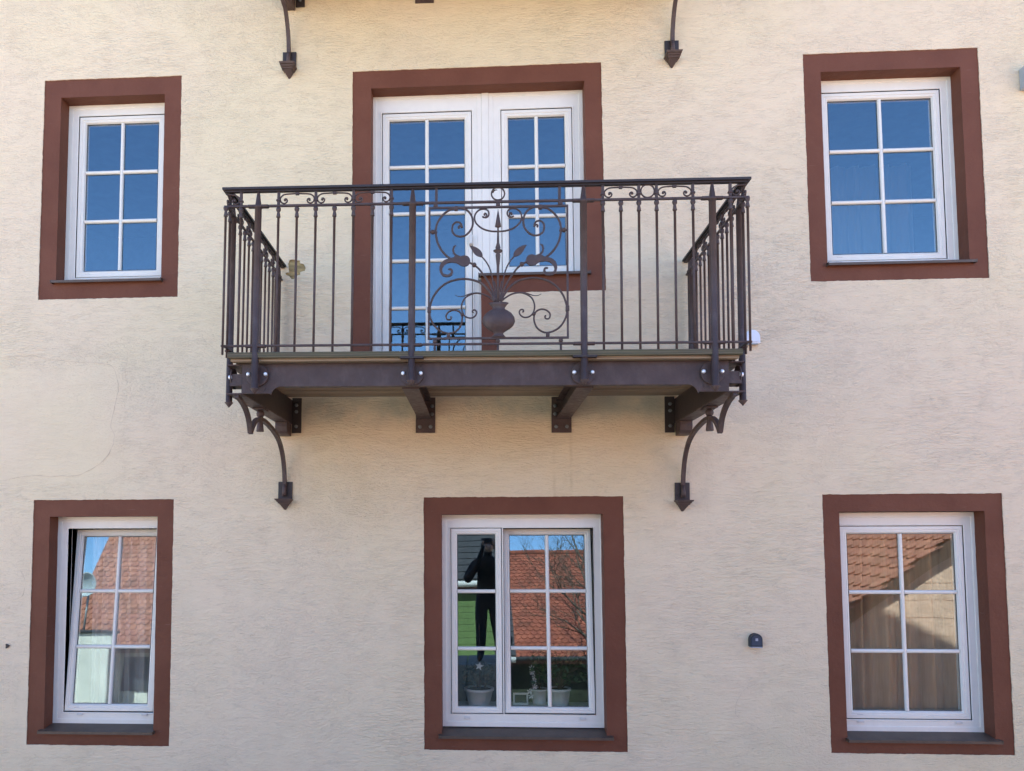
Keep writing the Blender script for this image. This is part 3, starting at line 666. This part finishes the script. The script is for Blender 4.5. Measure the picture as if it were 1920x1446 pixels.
scroll([(672,990),(640,962),(600,938),(560,926),(520,924),(478,938),(444,962),(424,1000),(420,1040),(432,1080),(460,1105),(496,1110),(524,1094),(534,1070),(524,1052),(506,1052),(503,1066),(512,1070)], .0050, .0042)
scroll([(524,924),(490,926),(455,938),(425,948),(395,948),(368,936)], .0040, .0015, 'tendril')
scroll([(672,975),(660,930),(640,880),(610,825),(575,775),(545,738),(512,712),(480,695)], .0052, .0058, 'stem')
scroll([(682,985),(672,930),(660,870),(648,800),(628,735),(600,685),(568,648)], .0042, .0040, 'stem')
scroll([(688,985),(684,930),(676,880),(664,835)], .0045, .0040, 'stem')
def flat_piece(px, name, th=.011, dome=0):
    loop = [zp(*p) for p in px]
    def mk(f, s):
        q = [f(p) for p in loop]; lp = [(p.x, p.z) for p in q]
        if s == -1: lp = lp[::-1]
        a = sum(lp[i][0]*lp[(i+1)%len(lp)][1]-lp[(i+1)%len(lp)][0]*lp[i][1] for i in range(len(lp)))
        if a < 0: lp = lp[::-1]
        part(MB().plate([lp], YF-th/2, YF+th/2), name, 'iron', q[0], parent=panel)
    mirrored(mk)
def sm(px, n=3):
    P = spline([(x, y, 0) for x, y in px+px[:1]], n); return [(p.x, p.y) for p in P[:-1]]
flat_piece(sm([(352,656),(372,644),(402,650),(432,641),(462,646),(479,666),(481,692),(466,714),(440,723),(414,718),(388,702),(358,694),(325,694),(296,706),(276,730),(271,756),(284,778),(305,786),(325,781),(336,767),(334,751),(320,748),(320,740),(338,738),(352,752),(352,776),(335,796),(305,802),(275,794),(254,766),(250,730),(262,698),(292,673),(330,662)], 2), 'lily_bloom')
flat_piece([(404,656),(375,650),(352,628),(344,597),(354,571),(377,562),(364,580),(359,600),(365,620),(382,636),(408,646)], 'lily_petal', .008)
flat_piece(sm([(476,566),(512,574),(546,592),(570,620),(575,650),(552,650),(528,640),(506,618),(490,592)], 2), 'leaf_bud', .008)
def bead(x, y, r=.0125, sy=1): mirrored(lambda f, s: part(MB().ball(f(zp(x, y)), r, 10), 'bead', 'iron', f(zp(x,y)), parent=panel))
bead(512,711,.0135); bead(426,1085,.0115); bead(198,464,.0135)
bead(320,744,.004)
for x, y, w, h in ((372,287,.011,.012),(323,1240,.010,.013),(176,1050,.010,.016)):
    mirrored(lambda f, s: part(MB().box(f(zp(x,y)).x-w, f(zp(x,y)).x+w, YF-.010, YF+.010, zp(x,y).z-h, zp(x,y).z+h, .003), 'collar', 'iron', f(zp(x,y)), parent=panel))
mirrored(lambda f, s: part(MB().tube([f(zp(165,464)), f(zp(232,464))], .006, 6), 'pin', 'iron', f(zp(198,464)), parent=panel))
# spear
def zz(y): return zp(692, y).z
u = .000717
part(MB().lathe(PC, YF, [(9*u,zz(995)),(8*u,zz(860)),(10*u,zz(790)),(11*u,zz(720)),(19*u,zz(642)),(20*u,zz(634)),(12*u,zz(626)),(36*u,zz(608)),(37*u,zz(604)),(16*u,zz(594)),(21*u,zz(582)),(10*u,zz(545)),(8*u,zz(470)),(6*u,zz(430))], 12), 'spear_shaft', 'iron', (PC,YF,1.3), parent=panel)
part(MB().lathe(PC, YF, [(6*u,zz(431)),(25*u,zz(424)),(17*u,zz(380)),(2.5*u,zz(300)),(1.5*u,zz(290))], 10, .5), 'spear_head', 'iron', (PC,YF,1.7), parent=panel)
# vase
vp = [(57,1256),(52,1250),(38,1236),(36,1226),(50,1214),(86,1194),(112,1170),(126,1138),(120,1104),(100,1076),(70,1056),(50,1045),(46,1038),(60,1018),(78,999),(70,997),(20,998)]
part(MB().lathe(PC+.004, YF, [(a*u, zz(b)) for a, b in vp], 24, .42), 'vase', 'iron', (PC,YF,Z0), parent=panel)
for x in (-.2425, PC, .4475):
    part(MB().box(x-.012, x+.012, YF-.009, YF+.009, Z1+.0055, ZR-.0068, .002), 'spacer', 'iron', (x,YF,Z1), parent=panel)
    part(MB().ball((x,YF,Z0-.016), .0125, 10), 'bead', 'iron', (x,YF,Z0-.016), parent=panel)
    part(MB().lathe(x, YF, [(.004,1.012),(.0065,1.018),(.0065,ZB-.007)], 8), 'stub', 'iron', (x,YF,1.03), parent=panel)
bal.rotation_euler.y = .0095
ub = copy_tree(bal, None, (0,0,3.185)); ub['label'] = 'upper iron balcony, only its bracket feet show at the top edge'

# ================================================================== FITTINGS ON THE WALL
def rounded_arch(cx, z0, w, h, n=10):
    r = w/2; return [(cx-r, z0), (cx+r, z0)] + [(cx+r*math.cos(PI*i/n), z0+h-r+r*math.sin(PI*i/n)) for i in range(n+1)]
se = thing('wall_siren', 'small white round topped box on the wall right of the balcony', 'alarm box', (1.895,0,1.34))
lp_ = rounded_arch(1.895, 1.345, .104, .095); MB().plate([lp_], -.036, .0).build('housing', M['white_box'], se, (1.895,0,1.34))
MB().plate([[(1.895+(x-1.895)*.8, 1.39+(z-1.39)*.8) for x, z in lp_]], -.044, -.0362).build('front_cover', M['white_box'], se, (1.895,-.05,1.34))
MB().box(1.86,1.93,-.040,-.008,1.338,1.3445).build('base', M['grey_box'], se, (1.895,0,1.34))
la = thing('wall_lamp', 'small black arched solar lamp on the wall beside the lower right window', 'wall lamp', (1.859,0,-.735))
lp_ = rounded_arch(1.859, -.735, .082, .088); MB().plate([lp_], -.040, 0).build('housing', M['black_pl'], la, (1.859,0,-.73))
MB().box(1.851,1.868,-.047,-.0405,-.696,-.678).build('sensor_lens', M['lens'], la, (1.859,-.04,-.69))
MB().plate([[(1.859+(x-1.859)*.8, -.700+(z+.700)*.72) for x, z in rounded_arch(1.859,-.735,.082,.088)]], -.043, -.0402).build('solar_cell', M['cell'], la, (1.859,-.04,-.70))
MB().box(1.822,1.898,-.044,-.002,-.7425,-.7355).build('diffuser', M['lens'], la, (1.859,-.02,-.74))
jb = thing('junction_box', 'grey plastic box on the wall at the right edge', 'junction box', (3.86,0,3.10))
MB().box(3.785,3.93,-.07,0,3.105,3.262,.006).build('housing', M['grey_box'], jb, (3.86,0,3.1)); MB().box(3.79,3.925,-.082,-.0702,3.110,3.257,.005).build('lid', M['grey_box'], jb, (3.86,-.07,3.1))
hk = MB().plate([[(-3.401,-.775),(-3.391,-.770),(-3.374,-.757),(-3.388,-.748),(-3.402,-.742)]], -.012, .0)
tag(hk.build('wall_hook', M['iron_dark'], None, (-3.39,0,-.757)), 'tiny dark metal hook in the wall left of the lower left window', 'hook')

# ================================================================== BEHIND THE LOWER WINDOWS
def curtain(name, x0, x1, y, z0, z1, amp, folds, mat, label, cat='curtain', seed=0, spread=.0):
    rnd = random.Random(seed); nx, nz = 150, 24; ph = [rnd.uniform(0, 6.3) for _ in range(5)]
    vs = []; fs = []
    for j in range(nz+1):
        t = j/nz
        for i in range(nx+1):
            s_ = i/nx; a = s_*folds*2*PI
            w = math.sin(a+ph[0]+.6*math.sin(a*.37+ph[1])) + .45*math.sin(a*2.1+ph[2]+t*.8)
            sw = 1 + spread*math.sin(PI*t)
            vs.append((x0+(x1-x0)*s_ + .012*math.sin(a*.5+ph[3]+t*2.2), y+amp*w*(.75+.5*(1-t)), z1+(z0-z1)*t))
    for j in range(nz):
        for i in range(nx): b = j*(nx+1)+i; fs.append((b, b+nx+1, b+nx+2, b+1))
    m = MB().add(vs, fs, True); o = m.build(name, M[mat], None, ((x0+x1)/2, y, z0)); return tag(o, label, cat)
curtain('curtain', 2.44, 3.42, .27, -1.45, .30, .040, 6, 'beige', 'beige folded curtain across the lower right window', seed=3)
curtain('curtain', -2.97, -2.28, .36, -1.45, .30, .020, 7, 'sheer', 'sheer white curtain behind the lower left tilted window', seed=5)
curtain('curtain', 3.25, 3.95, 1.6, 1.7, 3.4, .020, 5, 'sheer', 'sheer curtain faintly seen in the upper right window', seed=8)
# inner sill of the wide window and what stands on it
MB().box(-.30,.90,.20,.46,-1.25,-1.22,.004).build('inner_sill', M['pvc_aged'], house, (.3,.3,-1.22))
def pot(x, y, z, r0, r1, h, label, leaves, leafmat, spread, height, cat='potted plant', seed=1, flowers=0):
    t = thing('potted_plant', label, cat, (x,y,z)); rnd = random.Random(seed)
    MB().lathe(x, y, [(r0,z),(r0*1.02,z+.01),(r1*.97,z+h*.86),(r1*1.05,z+h*.87),(r1*1.05,z+h),(r1*.93,z+h),(r1*.9,z+h*.9)], 20).build('pot', M['pot'], t, (x,y,z))
    MB().lathe(x, y, [(r1*.88,z+h*.88),(r1*.88,z+h*.92),(.002,z+h*.93)], 16).build('soil', M['soil'], t, (x,y,z+h))
    lf = MB(); st = MB()
    for i in range(leaves):
        a = rnd.uniform(0, 2*PI); rr = spread*math.sqrt(rnd.random()); zt = z+h+height*(.12+.88*rnd.random()**.8)
        p = Vector((x+rr*math.cos(a), y+rr*math.sin(a)*.55, zt)); L = rnd.uniform(.025,.05); d = Vector((rnd.uniform(-1,1), rnd.uniform(-.8,.8), rnd.uniform(-.9,.4))).normalized(); s_ = d.cross(Vector((rnd.uniform(-.3,.3),rnd.uniform(-1,1),.4))).normalized()*L*.28
        lf.add([p-d*L*.5, p-d*L*.1+s_, p+d*L*.3+s_*.6, p+d*L*.6, p+d*L*.3-s_*.6, p-d*L*.1-s_], [(0,1,2,3,4,5)])
        if i % 9 == 0: st.tube(spline([(x,y,z+h*.9), (x+(p.x-x)*.35, y+(p.y-y)*.35, z+h+(zt-z-h)*.6), p], 3), [.004]*3+[.003]*2+[.002]*2, 5)
    st.build('stem', M['stem'], t, (x,y,z+h)); f = lf.build('foliage', M[leafmat], t, (x,y,z+h)); f['kind'] = 'stuff'
    if flowers:
        fl = MB()
        for i in range(flowers):
            p = Vector((x-.03-.05*rnd.random(), y-.06, z+h*.6+.24*i/flowers)); 
            for j in range(5): a = j*2*PI/5; fl.add([p, p+Vector((.018*math.cos(a)-.004,-.004,.018*math.sin(a))), p+Vector((.022*math.cos(a+.4),-.006,.022*math.sin(a+.4))), p+Vector((.014*math.cos(a+.8),0,.014*math.sin(a+.8)))], [(0,1,2,3)])
        fl.build('blossom', M['white_flower'], t, (x-.05,y-.06,z+h))
    return t
pot(.575,.345,-1.219,.062,.080,.125, 'white pot with a bushy dark green plant behind the right sash', 420, 'leaf', .22, .30, seed=2)
pot(.43,.40,-1.219,.05,.062,.11, 'small white pot with white blossoms beside the bushy plant', 60, 'leaf2', .06, .12, seed=4, flowers=7)
pot(-.015,.33,-1.219,.075,.105,.125, 'wide white pot with a drooping dark plant behind the narrow left light', 200, 'leaf2', .12, .17, seed=6)
stt = thing('star_pick', 'pale wooden star on a dark stick in the wide white pot', 'ornament', (-.01,.27,-1.12))
MB().tube([(-.01,.275,-1.12),(-.012,.272,-.62)], .006, 6).build('stick', M['dark_wood'], stt, (-.01,.27,-1.1))
sp = [(-.012+(.032 if i % 2 == 0 else .013)*math.sin(i*PI/5+.2), -.925+(.032 if i % 2 == 0 else .013)*math.cos(i*PI/5+.2)) for i in range(10)][::-1]
MB().plate([sp], .252, .262).build('star', M['star'], stt, (-.01,.26,-.925))
pf = thing('picture_frame', 'small white picture frame on the window board between the pots', 'picture frame', (.29,.36,-1.219))
MB().ring(.235,.345,-1.219,-1.135,[(0,.37),(0,.35),(.010,.35),(.012,.355),(.012,.37)]).build('frame', M['pvc'], pf, (.29,.36,-1.2)); MB().box(.247,.333,.362,.369,-1.207,-1.147).build('picture', M['slate'], pf, (.29,.365,-1.2))

# ================================================================== ACROSS THE STREET (seen mirrored in the panes)
def tile_roof(parent, x0, x1, ya, za, yb, zb, mat, name='tiles', tw=.18, exp=.165, verge_lift=0.0):
    """beaver-tail tiles on the slope from eave (ya, za) up to ridge (yb, zb)"""
    L = math.hypot(yb-ya, zb-za); uy, uz = (yb-ya)/L, (zb-za)/L; nrm = Vector((0, -uz, uy)) if uy > 0 else Vector((0, uz, -uy))
    if nrm.z < 0: nrm = -nrm
    U = Vector((0, uy, uz)); k = MB(); rows = int(L/exp)
    prof = [(-.48,.06),(-.44,.02),(-.25,-.025),(0,-.04),(.25,-.025),(.44,.02),(.48,.06)]
    for r in range(rows+1):
        off = (r % 2)*tw/2; n = int((x1-x0)/tw)
        for c in range(n):
            xc = x0+tw*(c+.5)+off; p = Vector((xc, ya, za)) + U*(r*exp) + nrm*random.uniform(0,.006)
            top = [p + Vector((a*tw,0,0)) + U*b + nrm*(.040) for a, b in prof]; low = [q - nrm*.02 for q in top]
            e1 = p+Vector((-.48*tw,0,0))+U*(exp*1.25)+nrm*.012; e2 = p+Vector((.48*tw,0,0))+U*(exp*1.25)+nrm*.012
            k.add(top+[e2,e1]+low, [(0,1,2,3,4,5,6,7,8)]+[(9+i, 10+i, i+1, i) for i in range(6)])
    for e_ in (0,):
        a = Vector((x0, ya, za)); b = Vector((x1, ya, za)); k.add([a, b, b+U*L, a+U*L], [(0,1,2,3)])
    o = k.build(name, M[mat], parent, ((x0+x1)/2, ya, za)); o['kind'] = 'stuff'; return o
def wing(name, label, x0, x1, y_e, z_e, y_r, z_r, wall, roofmat, depth=6, fascia='fascia'):
    t = thing(name, label, 'house', ((x0+x1)/2, y_e, -2.4)); yr2 = 2*y_r-y_e
    k = MB().box(x0+.3, x1-.3, yr2+.4, y_e-.45, -2.4, z_e)
    k.add([(x, y, z) for x in (x0+.3, x1-.3) for y, z in ((y_e-.45, z_e),(yr2+.4, z_e),(y_r, z_r-.12))], [(0,1,2),(3,5,4)])
    k.build('wall', M[wall], t, ((x0+x1)/2, y_e, -2.4))
    tile_roof(t, x0, x1, y_e, z_e, y_r, z_r, roofmat)
    MB().add([(x0,y_r,z_r),(x1,y_r,z_r),(x1,yr2,z_e),(x0,yr2,z_e)], [(0,1,2,3)]).build('rear_slope', M[roofmat], t, (x0,y_r,z_r))
    MB().tube([(x0,y_r,z_r+.02),(x1,y_r,z_r+.02)], .11, 8).build('ridge_tiles', M[roofmat], t, (x0,y_r,z_r))
    MB().tube([(x0,y_e+.06,z_e-.05),(x1,y_e+.06,z_e-.05)], .065, 8).build('gutter', M['slate'], t, (x0,y_e,z_e))
    MB().box(x0, x1, y_e-.03, y_e, z_e-.2, z_e-.02).build('eaves_board', M[fascia], t, (x0,y_e,z_e))
    for x in (x0, x1): MB().add([(x-.02,y_e,z_e-.14),(x+.02,y_e,z_e-.14),(x+.02,y_e,z_e),(x-.02,y_e,z_e),(x-.02,y_r,z_r-.14),(x+.02,y_r,z_r-.14),(x+.02,y_r,z_r),(x-.02,y_r,z_r)], [(0,1,2,3),(4,7,6,5),(0,4,5,1),(1,5,6,2),(2,6,7,3),(3,7,4,0)]).build('verge_board', M[fascia], t, (x,y_e,z_e))
    return t
hb = wing('red_roofed_house', 'long house with a dark mottled red tiled roof across the street', .4, 12.5, -16, -.78, -20, 2.72, 'wall_shade', 'tiles')  # wall near black, its shadow put into the colour
ha = wing('neighbour_house', 'white house with pinkish tiled roof across the street to the left', -11.0, -4.5, -13.6, -.45, -15.9, 3.2, 'white_wall', 'tiles2')
for x in (-9.1, -7.2, -5.6): MB().box(x-.35, x+.35, -14.08, -14.02, -1.6, -.75).build('window', M['slate'], ha, (x,-14.05,-1.6))
wa = thing('garden_wall', 'tall white rendered garden wall beside the neighbour house', 'wall', (-11.6,-12.9,-2.4))
MB().box(-13.4,-9.3,-13.2,-12.9,-2.4,-.15,.02).build('wall_body', M['white_wall'], wa, (-11.6,-13,-2.4)); MB().box(-13.45,-9.25,-13.26,-12.84,-.149,-.09,.01).build('coping', M['slate'], wa, (-11.6,-13,-.3))
ds = thing('satellite_dish', 'pale satellite dish on a mast above the garden wall', 'satellite dish', (-10.05,-12.95,-.09))
MB().tube([(-10.05,-12.95,-.09),(-10.05,-12.95,1.05)], .025, 8).build('mast', M['grey_box'], ds, (-10.55,-12.95,-.2))
MB().lathe(-10.05, 0, [(.01,-12.90),(.15,-12.87),(.27,-12.80),(.31,-12.76),(.31,-12.755),(.27,-12.79),(.18,-12.855),(.01,-12.88)], 22, axis='y', cz=1.05).build('reflector', M['grey_box'], ds, (-10.55,-12.8,.7))
# boarded green outbuilding straight across
shd = thing('green_shed', 'low outbuilding with green boards and dark slate roof', 'shed', (-1.6,-9.5,-3.2))
k = MB().box(-4.6,.55,-12.6,-9.08,-3.2,-.92); k.build('wall', M['green'], shd, (-1.6,-9.5,-3.2)); first_b = None
for i in range(18):
    z = -3.1+i*.118
    b = MB().box(-4.6,.56,-9.078,-9.052,z,z+.111,.004); b.build('board', M['green'], shd, (-1.6,-9.06,z))
for x in (-.62, -2.9): MB().box(x-.02,x+.02,-9.05,-9.03,-3.1,-.98).build('batten', M['green'], shd, (x,-9.04,-3.1))
MB().box(-4.7,.62,-9.10,-8.98,-.985,-.885).build('eaves_board', M['fascia'], shd, (-1.6,-9,-.95))
MB().add([(x,y,z) for x in (-4.75,.66) for y,z in ((-8.93,-.80),(-12.9,1.6),(-12.9,1.5),(-8.93,-.90))], [(0,1,5,4),(3,7,6,2),(0,4,7,3),(1,2,6,5),(0,3,2,1),(4,5,6,7)]).build('roof', M['slate'], shd, (-1.6,-11,0))
for i in range(20):
    y = -8.94-i*.2; z = -.795+(-8.93-y)*.6045; MB().box(-4.76,.67,y-.21,y,z,z+.02).xf(Matrix.Translation((0,y,z)) @ Matrix.Rotation(-.5438,4,'X') @ Matrix.Translation((0,-y,-z))).build('slate_course', M['slate'], shd, (-1.6,y,z))
MB().tube([(-4.75,-8.87,-.86),(.66,-8.87,-.86)], .055, 10).build('gutter', M['gutter'], shd, (-1.6,-8.87,-.86))
# gabled block-built house at the right
gh = thing('block_gable_house', 'low block built house with its gable to the street on the right', 'house', (8.2,-5.5,-2.4))
def gz(x): return .02-(6.8-x)*.68 if x < 9 else .02-(6.8-9)*.68-(x-9)*.68
k = MB()
for row in range(18):
    z = -2.4+row*.25
    for c in range(26):
        x0_ = 4.75+c*.375+(row % 2)*.187; x1_ = x0_+.37
        za_, zb_ = min(z+.240, gz(x0_)-.06), min(z+.240, gz(x1_)-.06)
        if max(za_, zb_) < z+.02 or x1_ > 13.2: continue
        if min(za_, zb_) < z+.005: continue
        k.plate([[(x0_,z),(x1_-.004,z),(x1_-.004,zb_),(x0_,za_)]], -5.5+random.uniform(-.002,.002), -5.505)
o = k.build('block_courses', M['block'], gh, (8.2,-5.5,-2.4)); o['kind'] = 'stuff'
MB().plate([[(4.75,-2.4),(13.2,-2.4),(13.2,gz(13.2)-.06),(9,gz(9)-.06),(4.75,gz(4.75)-.06)]], -5.506, -5.62).build('gable_wall', M['block'], gh, (8.2,-5.55,-2.4))
MB().box(4.75,4.95,-12,-5.63,-2.4,gz(4.75)).build('side_wall', M['block'], gh, (4.8,-9,-2.4))
# its near slope: tiles laid in the slope's own frame, then turned into place
sl_len = math.hypot(9-4.3, gz(9)-gz(4.3)); ang = math.atan2(gz(9)-gz(4.3), 9-4.3)
m = MB(); tw, ex = .24, .24
for r in range(int(sl_len/ex)+1):
    for c in range(28):
        yy = -5.46-tw*(c+(r % 2)*.5); u_ = r*ex
        prof = [(-.48,.05),(-.25,-.02),(0,-.035),(.25,-.02),(.48,.05)]
        top = [Vector((u_+b, yy+a*tw, .055)) for a, b in prof]
        m.add(top+[Vector((u_+ex*1.3, yy+.48*tw, .02)), Vector((u_+ex*1.3, yy-.48*tw, .02))]+[q-Vector((0,0,.03)) for q in top], [(0,1,2,3,4,5,6)[::-1]]+[(7+i,i,i+1,8+i) for i in range(4)])
mt = Matrix.Translation((4.3,0,gz(4.3))) @ Matrix.Rotation(-ang, 4, 'Y')
m.xf(mt); o = m.build('tiles', M['tiles2'], gh, (6.5,-9,-.5)); o['kind'] = 'stuff'
MB().box(0, sl_len, -12, -5.42, -.10, .0).xf(mt).build('roof_deck', M['dark_wood'], gh, (6.5,-9,-.5))
MB().box(0, sl_len, -5.42, -5.39, -.15, .03).xf(mt).build('verge_board', M['dark_wood'], gh, (6.5,-5.2,-.5))
mt2 = Matrix.Translation((9,0,gz(9))) @ Matrix.Rotation(ang, 4, 'Y'); MB().box(0, sl_len, -12, -5.40, -.06, .0).xf(mt2).build('far_slope', M['tiles2'], gh, (11,-9,0))
# bare tree before the red roof
def bare_tree(x, y, z, h, label, seed, levels=7):
    rnd = random.Random(seed); t = thing('bare_tree', label, 'tree', (x,y,z)); tr = MB(); tw_ = MB()
    def grow(p, d, L, r, lev):
        q = p; pts = [p]; 
        for i in range(4):
            d = (d + Vector((rnd.uniform(-.16,.16), rnd.uniform(-.16,.16), rnd.uniform(-.05,.12)))).normalized(); q = q + d*L/4; pts.append(q)
        (tr if lev < 2 else tw_).tube(pts, [r*(1-.1*i) for i in range(5)], 6 if lev < 3 else 4)
        if lev >= levels: return
        for i in range(3 if lev < 6 else 2):
            a = rnd.uniform(.35,.85); ax = d.orthogonal().normalized(); ax.rotate(Matrix.Rotation(rnd.uniform(0,2*PI), 3, d))
            nd = d.copy(); nd.rotate(Matrix.Rotation(a, 3, ax)); grow(pts[rnd.choice((2,3,4))], nd, L*rnd.uniform(.6,.82), r*.55, lev+1)
    grow(Vector((x,y,z)), Vector((-.12,0,1)).normalized(), h*.34, h*.015, 0)
    tr.build('trunk', M['bark'], t, (x,y,z)); tw_.build('crown', M['bark'], t, (x,y,z+h*.4)); return t
bare_tree(3.5,-13.9,-2.4,7.0,'bare branching tree in front of the red tiled roof', 11)
bare_tree(4.9,-12.6,-2.4,6.8,'slender bare tree to the right of the larger bare tree', 23)
bare_tree(-12.9,-11.5,-2.4,3.0,'small bare bush by the garden wall', 5, 5)

# ================================================================== THE PHOTOGRAPHER (seen mirrored in the narrow pane)
tb = thing('stone_step', 'low stone platform opposite the house', 'platform', (0,-5.6,-2.4))
for i in range(5): MB().box(-1.2+i*.5,-.71+i*.5,-6.1,-5.22,-2.4,-1.80,.012).build('stone', M['paving'], tb, (-1+i*.5,-5.6,-2.4))
pe = thing('person', 'person in dark clothes standing and raising a phone with both hands', 'person', (.02,-5.52,-1.80))
def skin_mesh(name, verts, edges, mat, parent, root=0, sub=2):
    me = bpy.data.meshes.new(name); me.from_pydata([v[:3] for v in verts], edges, []); o = bpy.data.objects.new(name, me); col.objects.link(o)
    me.materials.append(mat); place(o, parent, WL[parent.name]); me.transform(Matrix.Translation(-WL[parent.name]))
    md = o.modifiers.new('skin', 'SKIN'); md.use_smooth_shade = True
    for i, v in enumerate(verts):
        sv = me.skin_vertices[0].data[i]; sv.radius = (v[3], v[4] if len(v) > 4 else v[3]); sv.use_root = (i == root)
    s_ = o.modifiers.new('sub', 'SUBSURF'); s_.levels = sub; s_.render_levels = sub
    return o
X, Y, Zb = .12, -5.55, -1.80
bodyv = [(X,Y,Zb+.92,.185,.13),(X,Y,Zb+1.12,.165,.13),(X,Y,Zb+1.32,.19,.14),(X,Y+.01,Zb+1.46,.10,.08),(X,Y+.02,Zb+1.53,.055,.055),(X,Y+.03,Zb+1.64,.078,.095),(X,Y+.03,Zb+1.74,.065,.08),
 (X-.19,Y,Zb+1.42,.085),(X-.32,Y+.08,Zb+1.18,.075),(X-.16,Y+.24,Zb+1.40,.05),(X-.06,Y+.30,Zb+1.70,.028),
 (X+.19,Y,Zb+1.42,.085),(X+.30,Y+.08,Zb+1.18,.075),(X+.18,Y+.24,Zb+1.40,.05),(X+.10,Y+.30,Zb+1.70,.028),
 (X-.10,Y,Zb+.84,.12),(X-.11,Y+.02,Zb+.48,.085),(X-.12,Y,Zb+.10,.062),(X-.14,Y+.17,Zb+.045,.055,.04),
 (X+.10,Y,Zb+.84,.12),(X+.12,Y+.02,Zb+.48,.085),(X+.15,Y-.02,Zb+.10,.062),(X+.18,Y+.15,Zb+.045,.055,.04)]
bodye = [(0,1),(1,2),(2,3),(3,4),(4,5),(5,6),(3,7),(7,8),(8,9),(9,10),(3,11),(11,12),(12,13),(13,14),(0,15),(15,16),(16,17),(17,18),(0,19),(19,20),(20,21),(21,22)]
skin_mesh('body', bodyv, bodye, M['coat'], pe)
MB().ball((X,Y+.045,Zb+1.66),.085,14,1.1).build('face', M['skin'], pe, (X,Y,Zb+1.6)); MB().ball((X,Y+.005,Zb+1.70),.108,14,1.05).build('hair', M['hair'], pe, (X,Y,Zb+1.7))
for sgn in (-1, 1):
    hx = X + (.02 if sgn > 0 else -.02) + sgn*.062
    hv = [(hx,Y+.30,Zb+1.70,.022,.03),(hx,Y+.305,Zb+1.755,.026,.02)]; he = [(0,1)]
    for f in range(4):
        b = len(hv); hv += [(hx-sgn*.006,Y+.285+.0,Zb+1.735+.018*f,.009),(hx-sgn*.030,Y+.275,Zb+1.737+.018*f,.008),(hx-sgn*.046,Y+.280,Zb+1.738+.018*f,.007)]; he += [(1,b),(b,b+1),(b+1,b+2)]
    b = len(hv); hv += [(hx-sgn*.012,Y+.325,Zb+1.745,.010),(hx-sgn*.035,Y+.325,Zb+1.755,.008)]; he += [(1,b),(b,b+1)]
    skin_mesh('hand', hv, he, M['skin'], pe, 1, 1)
ph_ = thing('phone', 'black phone held up by the photographer', 'phone', (X-.02,-5.245,-.06))
MB().box(X-.10,X+.06,-5.252,-5.243,-.075,.0,.003).build('casing', M['black_pl'], ph_, (X,-5.25,-.05)); MB().lathe(X+.04,0,[(.006,-5.243),(.006,-5.241)],10,axis='y',cz=-.018).build('lens', M['cell'], ph_, (X,-5.24,-.02))
